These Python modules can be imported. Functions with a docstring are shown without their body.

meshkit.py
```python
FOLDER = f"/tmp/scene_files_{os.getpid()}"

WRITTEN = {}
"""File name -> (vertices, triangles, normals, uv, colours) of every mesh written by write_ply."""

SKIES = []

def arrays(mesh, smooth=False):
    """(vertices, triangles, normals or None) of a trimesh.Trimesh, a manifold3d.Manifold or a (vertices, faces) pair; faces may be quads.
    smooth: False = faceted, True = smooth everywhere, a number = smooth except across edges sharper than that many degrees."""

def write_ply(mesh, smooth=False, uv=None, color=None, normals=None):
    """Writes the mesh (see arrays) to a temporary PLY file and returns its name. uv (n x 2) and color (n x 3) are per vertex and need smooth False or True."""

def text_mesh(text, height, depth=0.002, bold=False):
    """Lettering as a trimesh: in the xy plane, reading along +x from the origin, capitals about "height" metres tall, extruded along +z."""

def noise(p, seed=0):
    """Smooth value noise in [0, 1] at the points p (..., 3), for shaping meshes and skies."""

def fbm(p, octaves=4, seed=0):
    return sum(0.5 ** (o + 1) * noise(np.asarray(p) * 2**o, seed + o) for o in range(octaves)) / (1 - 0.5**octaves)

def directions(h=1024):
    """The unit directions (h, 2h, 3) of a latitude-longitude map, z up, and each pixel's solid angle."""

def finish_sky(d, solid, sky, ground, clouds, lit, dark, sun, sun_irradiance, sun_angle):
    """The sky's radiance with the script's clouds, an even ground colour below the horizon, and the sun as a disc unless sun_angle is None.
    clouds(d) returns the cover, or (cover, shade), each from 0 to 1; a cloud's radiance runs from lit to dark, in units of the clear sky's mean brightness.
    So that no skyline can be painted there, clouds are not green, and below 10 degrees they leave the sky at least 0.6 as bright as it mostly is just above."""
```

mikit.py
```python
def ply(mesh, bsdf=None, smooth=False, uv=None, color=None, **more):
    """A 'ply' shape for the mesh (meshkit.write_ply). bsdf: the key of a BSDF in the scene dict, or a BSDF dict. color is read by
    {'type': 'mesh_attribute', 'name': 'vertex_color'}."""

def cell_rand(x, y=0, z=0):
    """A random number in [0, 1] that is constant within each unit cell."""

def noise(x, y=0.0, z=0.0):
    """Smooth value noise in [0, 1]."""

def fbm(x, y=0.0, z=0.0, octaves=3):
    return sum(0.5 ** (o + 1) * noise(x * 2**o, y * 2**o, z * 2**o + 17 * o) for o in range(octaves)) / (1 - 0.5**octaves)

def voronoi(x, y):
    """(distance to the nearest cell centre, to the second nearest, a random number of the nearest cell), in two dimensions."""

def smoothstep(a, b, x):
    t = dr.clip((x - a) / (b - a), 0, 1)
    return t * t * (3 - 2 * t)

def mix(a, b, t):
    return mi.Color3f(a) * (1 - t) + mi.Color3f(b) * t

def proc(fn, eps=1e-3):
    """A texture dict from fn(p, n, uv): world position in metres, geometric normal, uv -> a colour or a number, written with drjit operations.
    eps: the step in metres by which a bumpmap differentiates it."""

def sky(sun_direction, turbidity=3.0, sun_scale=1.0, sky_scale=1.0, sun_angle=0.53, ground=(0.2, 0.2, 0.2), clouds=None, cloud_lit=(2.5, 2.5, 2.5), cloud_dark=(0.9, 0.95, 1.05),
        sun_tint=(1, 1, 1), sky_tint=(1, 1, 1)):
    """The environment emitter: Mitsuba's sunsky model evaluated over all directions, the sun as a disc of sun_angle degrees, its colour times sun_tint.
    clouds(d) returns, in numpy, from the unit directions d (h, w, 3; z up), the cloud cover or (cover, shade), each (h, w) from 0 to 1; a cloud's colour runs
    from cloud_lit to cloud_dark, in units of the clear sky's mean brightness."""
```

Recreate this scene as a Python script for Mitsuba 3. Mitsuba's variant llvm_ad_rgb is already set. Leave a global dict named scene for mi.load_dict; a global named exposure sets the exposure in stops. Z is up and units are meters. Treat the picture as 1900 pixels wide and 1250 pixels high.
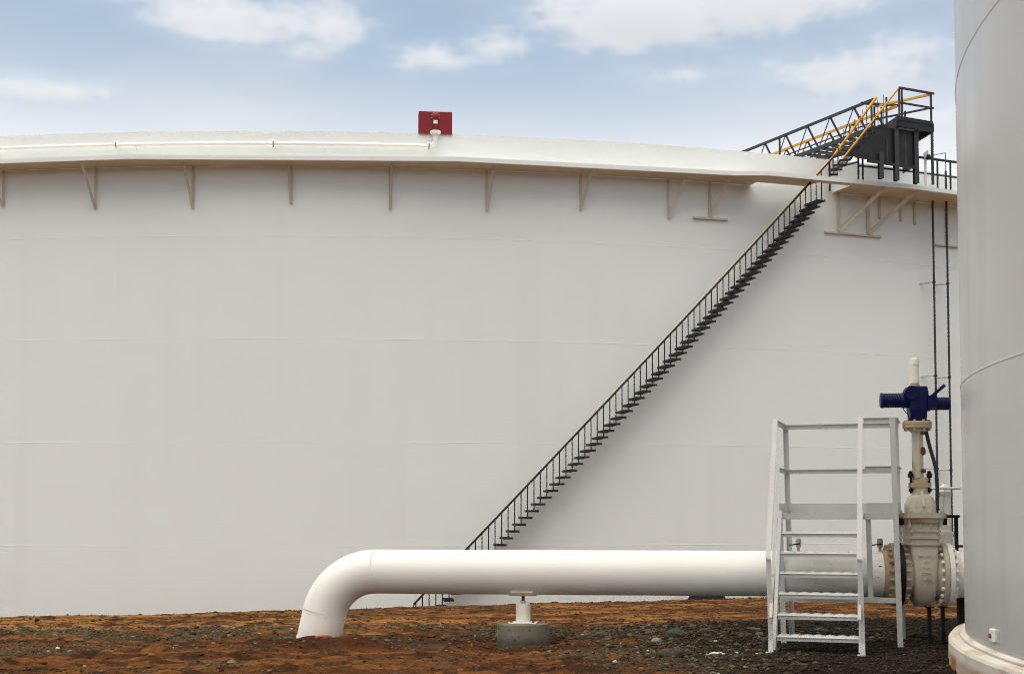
import math, random
import numpy as np
import trimesh
import manifold3d as m3
import drjit as dr
import mitsuba as mi
import mikit, meshkit
from mikit import noise, fbm, smoothstep, mix, voronoi

# ------------------------------------------------------------------ camera, sky, exposure
PITCH, FOCAL, EYE = math.radians(3.117), 2475.0, 1.46          # FOCAL in units of a 1900 wide picture
T = mi.ScalarTransform4f
scene = {'type': 'scene'}
scene['camera'] = {
    'type': 'perspective', 'fov': 2 * math.degrees(math.atan(950 / FOCAL)), 'fov_axis': 'x',
    'principal_point_offset_x': 0.0, 'principal_point_offset_y': -(817.24 - 625) / 1250,
    'near_clip': 0.1, 'far_clip': 5000.0,
    'to_world': T().look_at(origin=[0, 0, EYE], target=[0, math.cos(PITCH), EYE + math.sin(PITCH)], up=[0, 0, 1]),

}


def clouds(d):
    az = np.degrees(np.arctan2(d[..., 0], d[..., 1]))
    el = np.degrees(np.arcsin(d[..., 2]))
    q = np.stack([d[..., 0] / (d[..., 2] + 0.22), d[..., 1] / (d[..., 2] + 0.22), 0 * az], -1)
    n = meshkit.fbm(np.stack([az * 0.16, el * 0.42, 0 * az + 3.3], -1), 5, 4)
    fine = meshkit.fbm(np.stack([az * 0.45, el * 1.0, 0 * az + 7.7], -1), 5, 9)
    puff = 1 - np.abs(2 * meshkit.fbm(np.stack([az * 0.8, el * 1.5, 0 * az + 1.7], -1), 4, 14) - 1) * 2
    wide = meshkit.fbm(q * 1.3, 4, 21)
    blob = np.zeros_like(az)
    shade = np.zeros_like(az)
    for x, y, rx, ry, s in BANKS:
        u, v = (az - x) / rx, (el - y) / ry
        v = np.where(v < 0, v * 1.35, v)
        b = s * np.exp(-(u * u + v * v))
        blob = np.maximum(blob, b)
        shade = np.maximum(shade, b * np.clip(0.55 - 0.9 * v, 0, 1))
    near = np.exp(-((az / 40) ** 4)) * np.exp(-(np.maximum(el - 21, 0) / 9) ** 2)
    field = blob + 0.9 * (n - 0.5) + (0.7 * (fine - 0.5) + 0.22 * (puff - 0.7)) * np.clip(blob * 2, 0.3, 1)
    c1 = np.clip((field - 0.0) / 0.85, 0, 1)
    c2 = np.clip((wide - 0.46 + 0.45 * np.clip((el - 24) / 30, 0, 1)) / 0.22, 0, 1)
    cover = c1 * near + c2 * (1 - near)
    cover = cover * cover * (3 - 2 * cover)
    low = np.clip((20.5 - el) / 7.5, 0, 1)
    low = low * low * (3 - 2 * low)
    veil = 0.52 + 0.45 * low + 0.2 * (wide - 0.5) + 0.3 * (n - 0.5)
    grey = np.clip(0.85 * shade + 0.6 * (0.55 - n), 0, 1) * near + (1 - near) * np.clip(0.35 + 1.2 * (wide - 0.6), 0, 1)
    sh = 1 - np.clip(0.78 * cover * (1 - 0.7 * grey), 0, 1) - 0.95 * low * (1 - cover)
    return np.clip(np.maximum(cover * 0.97, veil), 0, 1), np.clip(sh, 0, 1)


BANKS = [(-11.8, 20.2, 5.6, 1.6, 0.85), (-8.4, 20.0, 3.4, 1.8, 0.85), (-15.5, 21.0, 4.0, 1.3, 0.7), (-7.5, 19.0, 3.0, 0.8, 0.5), (-2.6, 18.9, 4.6, 1.1, 0.8), (-0.6, 19.4, 2.4, 1.3, 0.8),
         (5.4, 20.6, 5.6, 2.2, 1.15), (11.0, 20.8, 6.0, 2.1, 1.0), (15.2, 18.0, 6.4, 2.0, 0.85), (7.0, 18.3, 4.4, 0.9, 0.6), (12.5, 17.0, 4.0, 0.9, 0.6),
         (-19.5, 16.7, 4.4, 1.0, 0.8), (18.0, 15.8, 5.0, 1.4, 0.6)]
scene['sky'] = mikit.sky((-0.16, -0.34, 1.0), turbidity=4.0, sun_scale=0.37, sky_scale=0.86, sun_angle=76, ground=(0.10, 0.07, 0.05), clouds=clouds,
                         cloud_lit=(1.84, 1.87, 1.92), cloud_dark=(1.20, 1.24, 1.29), sky_tint=(1.02, 1.12, 0.98), sun_tint=(0.97, 1.0, 1.05))
exposure = 2.5

# ------------------------------------------------------------------ materials


def principled(name, color, rough=0.5, spec=0.5, metallic=0.0, clearcoat=0.0, bump=None, scale=0.001, eps=2e-3):
    c = color if isinstance(color, dict) else {'type': 'rgb', 'value': list(color)}
    r = rough if isinstance(rough, dict) else float(rough)
    b = {'type': 'principled', 'base_color': c, 'roughness': r, 'metallic': metallic, 'specular': spec}
    if clearcoat:
        b['clearcoat'], b['clearcoat_gloss'] = clearcoat, 0.85
    if bump is not None:
        b = {'type': 'bumpmap', 'arbitrary': mikit.proc(bump, eps), 'scale': scale, 'bsdf': b}
    scene[name] = {'type': 'twosided', 'bsdf': b}
    return name


def col_big_tank(p, n, uv):
    ang = dr.atan2(p.x + 7.848, 91.28 - p.y) * 52.0
    streak = noise(ang * 2.2, p.z * 0.07, 1.0) * noise(ang * 0.35, p.z * 0.15, 5.0)
    blotch = fbm(ang * 0.12, p.z * 0.3, 2.0, 3)
    dirt = smoothstep(0.32, 0.75, streak) * 0.025 + (blotch - 0.5) * 0.035
    low = smoothstep(1.5, -2.4, p.z) * (0.03 + 0.06 * noise(ang * 0.8, p.z * 0.5, 9.0))
    return mi.Color3f(0.780, 0.820, 0.800) * (0.985 + 0.03 * mikit.cell_rand(dr.floor(ang / 9.44 + 0.5 * dr.floor((p.z + 2.56) / 3.06)), dr.floor((p.z + 2.56) / 3.06), 4)) * (1 - dirt) * (1 - low)


def bump_big_tank(p, n, uv):
    ang = dr.atan2(p.x + 7.848, 91.28 - p.y) * 52.0
    return noise(ang * 0.35, p.z * 0.8, 0.0) + 0.25 * noise(ang * 1.1, p.z * 1.6, 4.0)


def col_near_tank(p, n, uv):
    ang = dr.atan2(p.x - 13.53, 10.363 - p.y) * 9.5
    streak = noise(ang * 5.0, p.z * 0.25, 1.0)
    blotch = fbm(ang * 0.7, p.z * 0.9, 2.0, 3)
    splash = smoothstep(0.95, 0.3, p.z + 0.35 * fbm(ang * 3.0, p.z * 2.0, 8.0, 3) - 0.1)
    c = mi.Color3f(0.475, 0.475, 0.450) * (1 - 0.04 * smoothstep(0.55, 0.9, streak) - 0.08 * (blotch - 0.5))
    return mix(c, mi.Color3f(0.36, 0.37, 0.35), 0.6 * splash)


def rough_near_tank(p, n, uv):
    ang = dr.atan2(p.x - 13.53, 10.363 - p.y) * 9.5
    return 0.20 + 0.14 * fbm(ang * 1.5, p.z * 1.2, 3.0, 3)


def bump_near_tank(p, n, uv):
    ang = dr.atan2(p.x - 13.53, 10.363 - p.y) * 9.5
    return noise(ang * 0.9, p.z * 1.0, 0.0) + 0.04 * noise(ang * 14, p.z * 14, 2.0)


def col_pipe(p, n, uv):
    d = 0.05 * (fbm(p.x * 1.2, p.y * 1.2, p.z * 1.2, 3) - 0.5)
    low = smoothstep(0.22, -0.02, p.z) * (0.35 + 0.5 * fbm(p.x * 9, p.y * 9, p.z * 9, 3))
    speck = smoothstep(0.83, 0.87, noise(p.x * 34, p.y * 34, p.z * 34)) * smoothstep(3.85, 4.0, p.x + 0.1 * noise(p.z * 4.0)) * smoothstep(4.2, 4.08, p.x) * smoothstep(0.62, 0.75, p.z)
    c = mix(mi.Color3f(0.79, 0.785, 0.735) * (1 + d), mi.Color3f(0.42, 0.22, 0.10), low * 0.5)
    return mix(c, mi.Color3f(0.05, 0.04, 0.03), speck * 0.9)


def rusted(base, rust, lo, hi, k):
    def fn(p, n, uv):
        f = fbm(p.x * k, p.y * k, p.z * k * 0.5, 4)
        g = noise(p.x * 3.1, p.y * 3.1, p.z * 2.0)
        m = smoothstep(lo, hi, f * 0.75 + g * 0.35)
        return mix(mi.Color3f(*base) * (0.85 + 0.3 * noise(p.x * 2.3, p.y * 2.3, p.z * 2.3)), mi.Color3f(*rust), m)
    return mikit.proc(fn)


def col_concrete(p, n, uv):
    f = fbm(p.x * 5, p.y * 5, p.z * 9, 4)
    spot = smoothstep(0.80, 0.88, noise(p.x * 26, p.y * 26, p.z * 26))
    wet = smoothstep(0.1, -0.0, p.z) * 0.45
    c = mi.Color3f(0.165, 0.155, 0.120) * (0.65 + 0.7 * f)
    return c * (1 - 0.6 * spot) * (1 - wet)


def col_ring(p, n, uv):
    ang = dr.atan2(p.x - 13.53, 10.363 - p.y) * 9.5
    f = fbm(ang * 2.0, p.z * 3, 1.0, 4)
    side = smoothstep(0.18, 0.10, p.z)
    streak = smoothstep(0.40, 0.72, noise(ang * 4.2, p.z * 1.3, 2.0) * 0.7 + 0.3 * f)
    c = mi.Color3f(0.50, 0.47, 0.40) * (0.8 + 0.35 * f)
    c = mix(c, mi.Color3f(0.24, 0.12, 0.05), side * (0.55 + 0.45 * streak))
    rr = dr.sqrt(dr.square(p.x - 13.53) + dr.square(p.y - 10.363))
    top = smoothstep(0.60, 0.75, fbm(ang * 3.0, rr * 10, 6.0, 3)) * (1 - side)
    return mix(c, mi.Color3f(0.35, 0.17, 0.08), top * 0.4)


def col_dark(p, n, uv):
    f = fbm(p.x * 3, p.y * 3, p.z * 3, 3)
    return mi.Color3f(0.014, 0.0145, 0.016) * (0.5 + 1.1 * f)


def col_steps(p, n, uv):
    f = fbm(p.x * 6, p.y * 6, p.z * 6, 3)
    r = smoothstep(0.80, 0.88, noise(p.x * 17, p.y * 17, p.z * 11) * 0.6 + f * 0.45) * 0.55
    return mix(mi.Color3f(0.50, 0.505, 0.49) * (0.92 + 0.14 * f), mi.Color3f(0.35, 0.18, 0.09), r)


principled('tank_paint', mikit.proc(col_big_tank), 0.5, 0.4, bump=bump_big_tank, scale=0.004, eps=0.03)
principled('girder_paint', mikit.proc(lambda p, n, uv: mi.Color3f(0.785, 0.80, 0.785) * (0.93 + 0.14 * fbm(p.x * 1.3, p.y * 1.3, p.z * 1.3, 3))), 0.5, 0.4)
principled('soffit_bounce_tint', mikit.proc(lambda p, n, uv: mi.Color3f(0.64, 0.54, 0.38) * (0.85 + 0.25 * fbm(p.x * 1.1, p.y * 1.1, p.z, 3))), 0.6, 0.3)  # tan of the soil's bounced light and brown shade put into the underside colour
principled('bracket_bounce_tint', mikit.proc(lambda p, n, uv: mi.Color3f(0.60, 0.535, 0.43) * (0.88 + 0.2 * fbm(p.x * 2.3, p.y * 2.3, p.z * 2.3, 3))), 0.55, 0.35)  # white brackets tinted with the warm bounce and shade below the walkway
principled('near_tank_paint', mikit.proc(col_near_tank), mikit.proc(rough_near_tank), 0.8, clearcoat=0.8, bump=bump_near_tank, scale=0.0018, eps=0.02)
principled('pipe_paint', mikit.proc(col_pipe), 0.38, 0.5, bump=lambda p, n, uv: fbm(p.x * 5, p.y * 5, p.z * 5, 2), scale=0.0015, eps=0.01)
principled('valve_paint', rusted((0.47, 0.44, 0.355), (0.34, 0.17, 0.07), 0.73, 0.90, 7.0), 0.5, 0.4, bump=lambda p, n, uv: fbm(p.x * 60, p.y * 60, p.z * 60, 2), scale=0.0012, eps=0.004)
principled('valve_rusty', rusted((0.42, 0.335, 0.22), (0.27, 0.12, 0.045), 0.56, 0.80, 9.0), 0.65, 0.3)
principled('step_paint', mikit.proc(col_steps), 0.45, 0.4)
principled('blue_paint', mikit.proc(lambda p, n, uv: mi.Color3f(0.002, 0.004, 0.062) * (0.75 + 0.4 * fbm(p.x * 9, p.y * 9, p.z * 9, 3))), 0.42, 0.2)
principled('black_paint', mikit.proc(lambda p, n, uv: mi.Color3f(0.008, 0.008, 0.008) * (0.6 + 0.8 * noise(p.x * 9, p.y * 9, p.z * 9))), 0.6, 0.25)
principled('dark_steel', mikit.proc(col_dark), 0.5, 0.35)
principled('grey_steel', mikit.proc(lambda p, n, uv: mi.Color3f(0.036, 0.039, 0.042) * (0.75 + 0.5 * fbm(p.x * 4, p.y * 4, p.z * 4, 3))), 0.5, 0.4)
principled('yellow_paint', mikit.proc(lambda p, n, uv: mi.Color3f(0.80, 0.38, 0.010) * (0.85 + 0.25 * fbm(p.x * 3, p.y * 3, p.z * 3, 3))), 0.4, 0.45)
principled('red_paint', mikit.proc(lambda p, n, uv: mi.Color3f(0.22, 0.006, 0.009) * (0.8 + 0.35 * fbm(p.x * 4, p.y * 4, p.z * 4, 3))), 0.45, 0.4)
principled('rust', rusted((0.20, 0.07, 0.03), (0.10, 0.03, 0.012), 0.5, 0.8, 20.0), 0.75, 0.3)
principled('concrete', mikit.proc(col_concrete), 0.9, 0.2, bump=lambda p, n, uv: fbm(p.x * 30, p.y * 30, p.z * 30, 3), scale=0.004, eps=0.004)
principled('ring_concrete', mikit.proc(col_ring), 0.85, 0.25, bump=lambda p, n, uv: fbm(p.x * 18, p.y * 18, p.z * 18, 3), scale=0.006, eps=0.006)
principled('stone_colors', {'type': 'mesh_attribute', 'name': 'vertex_color'}, 0.85, 0.25)
principled('cap_white', mikit.proc(lambda p, n, uv: mi.Color3f(0.80, 0.77, 0.68) * (0.93 + 0.12 * fbm(p.x * 12, p.y * 12, p.z * 12, 3))), 0.4, 0.45)
principled('pale_grey', (0.42, 0.43, 0.40), 0.5, 0.4)

# ------------------------------------------------------------------ helpers
labels, used = {}, set()
TANK, RT, BASE = np.array([-7.848, 91.28, 0.0]), 52.0, -2.56
NEAR, RN = np.array([13.53, 10.363, 0.0]), 9.5


def ray(px, py):
    a, b = (px - 950) / FOCAL, -(py - 817.24) / FOCAL
    c, s = math.cos(PITCH), math.sin(PITCH)
    return np.array([a, c - b * s, s + b * c])


ORG = np.array([0, 0, EYE])


def at(px, py, depth):                      # the surveyed point on this line of sight at the distance "depth" (y)
    d = ray(px, py)
    return ORG + d * (depth / d[1])


def on_level(px, py, z):
    d = ray(px, py)
    return ORG + d * ((z - EYE) / d[2])


def on_wall(px, py, c=TANK, r=RT):
    d = ray(px, py)
    o = ORG - c
    a, b, k = d[0]**2 + d[1]**2, 2 * (o[0] * d[0] + o[1] * d[1]), o[0]**2 + o[1]**2 - r * r
    return ORG + d * ((-b - math.sqrt(b * b - 4 * a * k)) / (2 * a))


def theta(p, c=TANK):
    return math.atan2(p[0] - c[0], c[1] - p[1])


def polar(th, r, z, c=TANK):
    return np.array([c[0] + r * math.sin(th), c[1] - r * math.cos(th), z])


def numbered(key):
    k, i = key, 0
    while k in used:
        i += 1
        k = f'{key}_{i:03d}'
    used.add(k)
    return k


def thing(name, label, cat, group=None):
    k = numbered(name)
    labels[k] = {'label': label, 'category': cat}
    if group:
        labels[k]['group'] = group
    return k


def put(parent, name, mesh, mat, smooth=30, label=None, shape=None, **more):
    """adds one part (parent given) or one entry; returns its key"""
    if isinstance(mesh, list):
        mesh = trimesh.util.concatenate([x if isinstance(x, trimesh.Trimesh) else tri(x) for x in mesh])
    k = numbered(f'{parent}__{name}' if parent else name)
    scene[k] = shape if shape is not None else mikit.ply(mesh, mat, smooth, **more)
    if label:
        labels[k] = {'label': label}
    return k


def tri(m):
    if isinstance(m, trimesh.Trimesh):
        return m
    q = m.to_mesh()
    return trimesh.Trimesh(np.array(q.vert_properties[:, :3]), np.array(q.tri_verts), process=False)


def frame(d, up=(0, 0, 1)):
    d = np.asarray(d, float) / np.linalg.norm(d)
    up = np.asarray(up, float)
    if abs(d @ up) / np.linalg.norm(up) > 0.999:
        up = np.array([0, 1.0, 0])
    s = np.cross(d, up)
    s /= np.linalg.norm(s)
    return d, s, np.cross(s, d)


def bar(p, q, w, h, up=(0, 0, 1)):
    """rectangular bar from p to q, w across, h along up"""
    p, q = np.asarray(p, float), np.asarray(q, float)
    d, s, u = frame(q - p, up)
    v = [e + a * s * w / 2 + b * u * h / 2 for e in (p, q) for a, b in ((-1, -1), (1, -1), (1, 1), (-1, 1))]
    f = [[0, 1, 2], [0, 2, 3], [4, 6, 5], [4, 7, 6]]
    for i in range(4):
        j = (i + 1) % 4
        f += [[i, 4 + i, 4 + j], [i, 4 + j, j]]
    m = trimesh.Trimesh(np.array(v), np.array(f), process=False)
    m.fix_normals()
    return m


def rod(p, q, r, n=12, r2=None):
    p, q = np.asarray(p, float), np.asarray(q, float)
    return lathe([(0, 0), (r, 0), (r if r2 is None else r2, np.linalg.norm(q - p)), (0, np.linalg.norm(q - p))], p, q - p, n)


def lathe(profile, origin, axis=(0, 0, 1), n=32):
    """(radius, height) profile turned about an axis"""
    d, s, u = frame(axis, (0, 0, 1) if abs(np.asarray(axis)[2]) < 0.99 * np.linalg.norm(axis) else (0, 1, 0))
    m = trimesh.creation.revolve(np.array(profile, float), sections=n)
    v = np.array(m.vertices)
    m = trimesh.Trimesh(np.asarray(origin) + v[:, :1] * s + v[:, 1:2] * u + v[:, 2:3] * d, m.faces, process=False)
    if m.volume < 0:
        m.invert()
    return m


def polytube(pts, r, n=12, closed=False):
    p = np.asarray(pts, float)
    t = np.gradient(p, axis=0) if not closed else np.roll(p, -1, 0) - np.roll(p, 1, 0)
    t /= np.linalg.norm(t, axis=1, keepdims=True)
    nrm = np.cross(t[0], [0.31, 0.2, 0.93])
    nrm /= np.linalg.norm(nrm)
    rings, ang = [], np.arange(n) * 2 * np.pi / n
    rr = np.broadcast_to(r, (len(p),))
    for i in range(len(p)):
        nrm = nrm - t[i] * (nrm @ t[i])
        nrm /= np.linalg.norm(nrm)
        b = np.cross(t[i], nrm)
        rings.append(p[i] + rr[i] * (np.cos(ang)[:, None] * nrm + np.sin(ang)[:, None] * b))
    v = np.concatenate(rings)
    m = len(p)
    f = []
    for i in range(m if closed else m - 1):
        a, b = i * n, ((i + 1) % m) * n
        for j in range(n):
            k = (j + 1) % n
            f += [[a + j, a + k, b + k], [a + j, b + k, b + j]]
    if not closed:
        v = np.vstack([v, p[0], p[-1]])
        for j in range(n):
            k = (j + 1) % n
            f += [[len(v) - 2, k, j], [len(v) - 1, (m - 1) * n + j, (m - 1) * n + k]]
    return trimesh.Trimesh(v, np.array(f), process=False)


def ring(profile, th0, th1, n, c=TANK, closed_ends=True):
    """a closed (radius, z) outline swept round the tank's axis from angle th0 to th1"""
    pr = np.array(profile, float)
    k = len(pr)
    th = np.linspace(th0, th1, n + 1)
    v = np.stack([c[0] + pr[None, :, 0] * np.sin(th)[:, None], c[1] - pr[None, :, 0] * np.cos(th)[:, None], np.broadcast_to(pr[None, :, 1], (n + 1, k))], -1).reshape(-1, 3)
    f = []
    for i in range(n):
        for j in range(k):
            a, b = i * k + j, i * k + (j + 1) % k
            f += [[a, b, b + k], [a, b + k, a + k]]
    if closed_ends and th1 - th0 < 2 * math.pi - 1e-6:
        for j in range(1, k - 1):
            f += [[0, j + 1, j], [n * k, n * k + j, n * k + j + 1]]
    m = trimesh.Trimesh(v, np.array(f), process=False)
    if m.volume < 0:
        m.invert()
    return m


def plate(poly, z0, z1):
    """a horizontal plate from a plan outline"""
    from shapely.geometry import Polygon
    m = trimesh.creation.extrude_polygon(Polygon([tuple(q[:2]) for q in poly]), z1 - z0, engine='earcut')
    m.apply_translation([0, 0, z0])
    return m


def slab(quad, thick):
    """a flat panel with thickness from 3+ coplanar points"""
    q = np.array(quad, float)
    nn = np.cross(q[1] - q[0], q[2] - q[0])
    nn *= thick / 2 / np.linalg.norm(nn)
    return tri(m3.Manifold.hull_points(np.vstack([q - nn, q + nn])))


def hex_nut(p, axis, r, h):
    return lathe([(0, 0), (r * 0.92, 0), (r, h * 0.12), (r, h * 0.88), (r * 0.85, h), (0, h)], p, axis, 6)


def rbox(sx, sy, sz, r=0.01, c=(0, 0, 0)):
    """box with rounded edges"""
    s = m3.Manifold.sphere(r, 12)
    pts = [s.translate([a * (sx / 2 - r), b * (sy / 2 - r), d * (sz / 2 - r)]) for a in (-1, 1) for b in (-1, 1) for d in (-1, 1)]
    return tri(m3.Manifold.batch_hull(pts).translate(list(c)))


def oriented(m, o, x, y, z=(0, 0, 1)):
    v = np.array(m.vertices)
    return trimesh.Trimesh(np.asarray(o) + v[:, :1] * np.asarray(x) + v[:, 1:2] * np.asarray(y) + v[:, 2:3] * np.asarray(z), m.faces, process=False)


# ------------------------------------------------------------------ ground
CREST = lambda x: 21.5 + 0.4 * np.clip(x, -14, 14)


def gravel_density(x, y):
    n = meshkit.fbm(np.stack([x * 0.55, y * 1.1, 0 * x + 2], -1), 4, 31)
    n2 = meshkit.fbm(np.stack([x * 1.7, y * 2.6, 0 * x + 5], -1), 3, 32)
    band = np.exp(-((y - 16.5 - 0.05 * x) / 0.85) ** 2)
    right = np.clip((x - 0.6 + 2.5 * (n - 0.5)) / 1.6, 0, 1) * np.clip((18.6 + 0.15 * (x - 2) - y) / 1.2, 0, 1)
    near = 0.55 * np.clip((n - 0.54) / 0.1, 0, 1) * np.clip((15.3 - y) / 0.8, 0, 1)
    g = np.maximum.reduce([band * np.clip((n2 - 0.38) / 0.2, 0, 1), right, near])
    return np.clip(g, 0, 1)


def ground_height(x, y, detail=True):
    s = y - CREST(x)
    t = np.clip(s / 7.5, 0, 1)
    z = BASE * (t * t * (3 - 2 * t))
    if detail:
        fade = np.clip(1 - (np.abs(x) - 13) / 6, 0, 1) * np.clip((34 - y) / 4, 0, 1)
        g = gravel_density(x, y)
        along, across = x + 0.4 * (y - 20), y - 0.4 * x * np.clip((y - 17) / 3, 0, 1)
        rut = meshkit.fbm(np.stack([along * 0.2, across * 2.8, 0 * x], -1), 3, 3) - 0.5
        wide = meshkit.fbm(np.stack([x * 0.4, y * 0.5, 0 * x + 1], -1), 3, 5) - 0.5
        clod = meshkit.fbm(np.stack([x * 4.5, y * 4.5, 0 * x + 4], -1), 4, 7)
        soft = np.clip((y - 17.6) / 1.2, 0, 1)
        dz = 0.05 * wide + (0.085 - 0.03 * soft) * rut + (0.07 - 0.045 * soft) * np.maximum(clod - 0.48, 0) * 2 + 0.05 * g * (meshkit.noise(np.stack([x * 9, y * 9, 0 * x], -1), 8) - 0.4)
        # spoil heaped at the foot of the elbow and along the trench
        dz = dz + 0.08 * np.exp(-((x + 1.7) / 1.2) ** 2 - ((y - 14.95) / 0.22) ** 2)
        flat = np.exp(-((x - 3.4) / 1.1) ** 4 - ((y - 14.4) / 1.2) ** 4)
        dz = dz - 0.07 * np.exp(-((x - 0.13) / 0.55) ** 4 - ((y - 14.9) / 0.8) ** 4)
        z = z + fade * dz * (1 - 0.75 * flat) + 0.03 * flat * fade
    return z


def axis_steps(lo, hi, step, far0, far1, grow=1.22):
    mid = np.arange(lo, hi + step / 2, step)
    out, s, a = [], step, hi
    while a < far1:
        s *= grow
        a += s
        out.append(a)
    pre, s, a = [], step, lo
    while a > far0:
        s *= grow
        a -= s
        pre.append(a)
    return np.concatenate([pre[::-1], mid, out])


gx, gy = axis_steps(-9.0, 8.0, 0.04, -1500, 1500), axis_steps(12.0, 25.0, 0.045, -1500, 2500)
XX, YY = np.meshgrid(gx, gy)
V = np.stack([XX, YY, ground_height(XX, YY)], -1).reshape(-1, 3)
I = np.arange(len(gx) * len(gy)).reshape(len(gy), len(gx))
F = np.concatenate([np.stack([I[:-1, :-1], I[:-1, 1:], I[1:, 1:]], -1).reshape(-1, 3), np.stack([I[:-1, :-1], I[1:, 1:], I[1:, :-1]], -1).reshape(-1, 3)])
GUV = np.stack([gravel_density(XX, YY), 0 * XX], -1).reshape(-1, 2)       # how stony the soil is, read by the material below


def col_ground(p, n, uv):
    s = p.y - 21.5 - 0.4 * dr.clip(p.x, -14, 14)
    along, across = p.x + 0.4 * (p.y - 20), p.y - 0.4 * p.x * dr.clip((p.y - 17) / 3, 0, 1)
    bands = fbm(along * 0.16, across * 3.2, 0.0, 4)
    stripes = fbm(along * 0.9, across * 11.0, 5.0, 3)
    clod = fbm(p.x * 5.5, p.y * 5.5, 3.0, 4)
    grain = fbm(p.x * 26, p.y * 26, 1.0, 2)
    red = smoothstep(0.35, 0.7, fbm(p.x * 0.5, p.y * 0.8, 8.0, 3) + 0.25 * smoothstep(16.2, 14.2, p.y) - 0.14 * smoothstep(16.8, 18.0, p.y))
    c = mix(mi.Color3f(0.215, 0.102, 0.030), mi.Color3f(0.122, 0.048, 0.012), red)
    c = mix(c, mi.Color3f(0.046, 0.018, 0.006), smoothstep(0.47, 0.60, bands) * 0.75)
    c = mix(c, mi.Color3f(0.060, 0.024, 0.007), smoothstep(0.48, 0.64, stripes) * 0.7)
    c = mix(c, mi.Color3f(0.024, 0.011, 0.005), smoothstep(0.50, 0.66, clod) * 0.8)
    wet = dr.exp(-dr.square((p.y - 14.75 - 0.5 * (noise(p.x * 0.9, 3.0) - 0.5)) / 0.42)) * smoothstep(-4.2, -2.6, p.x) * smoothstep(2.0, 1.0, p.x)
    c = mix(c, mi.Color3f(0.034, 0.0105, 0.004), 0.85 * wet)
    return c * (0.65 + 0.7 * grain)


def col_gravel_soil(p, n, uv):
    f = fbm(p.x * 7, p.y * 7, 5.0, 4)
    k = fbm(p.x * 24, p.y * 24, 2.0, 2)
    right = smoothstep(0.5, 3.0, p.x)
    c = mix(mi.Color3f(0.066, 0.045, 0.022), mi.Color3f(0.017, 0.0115, 0.006), right)
    return c * (0.45 + 0.8 * f + 0.4 * (k - 0.5))


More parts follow.
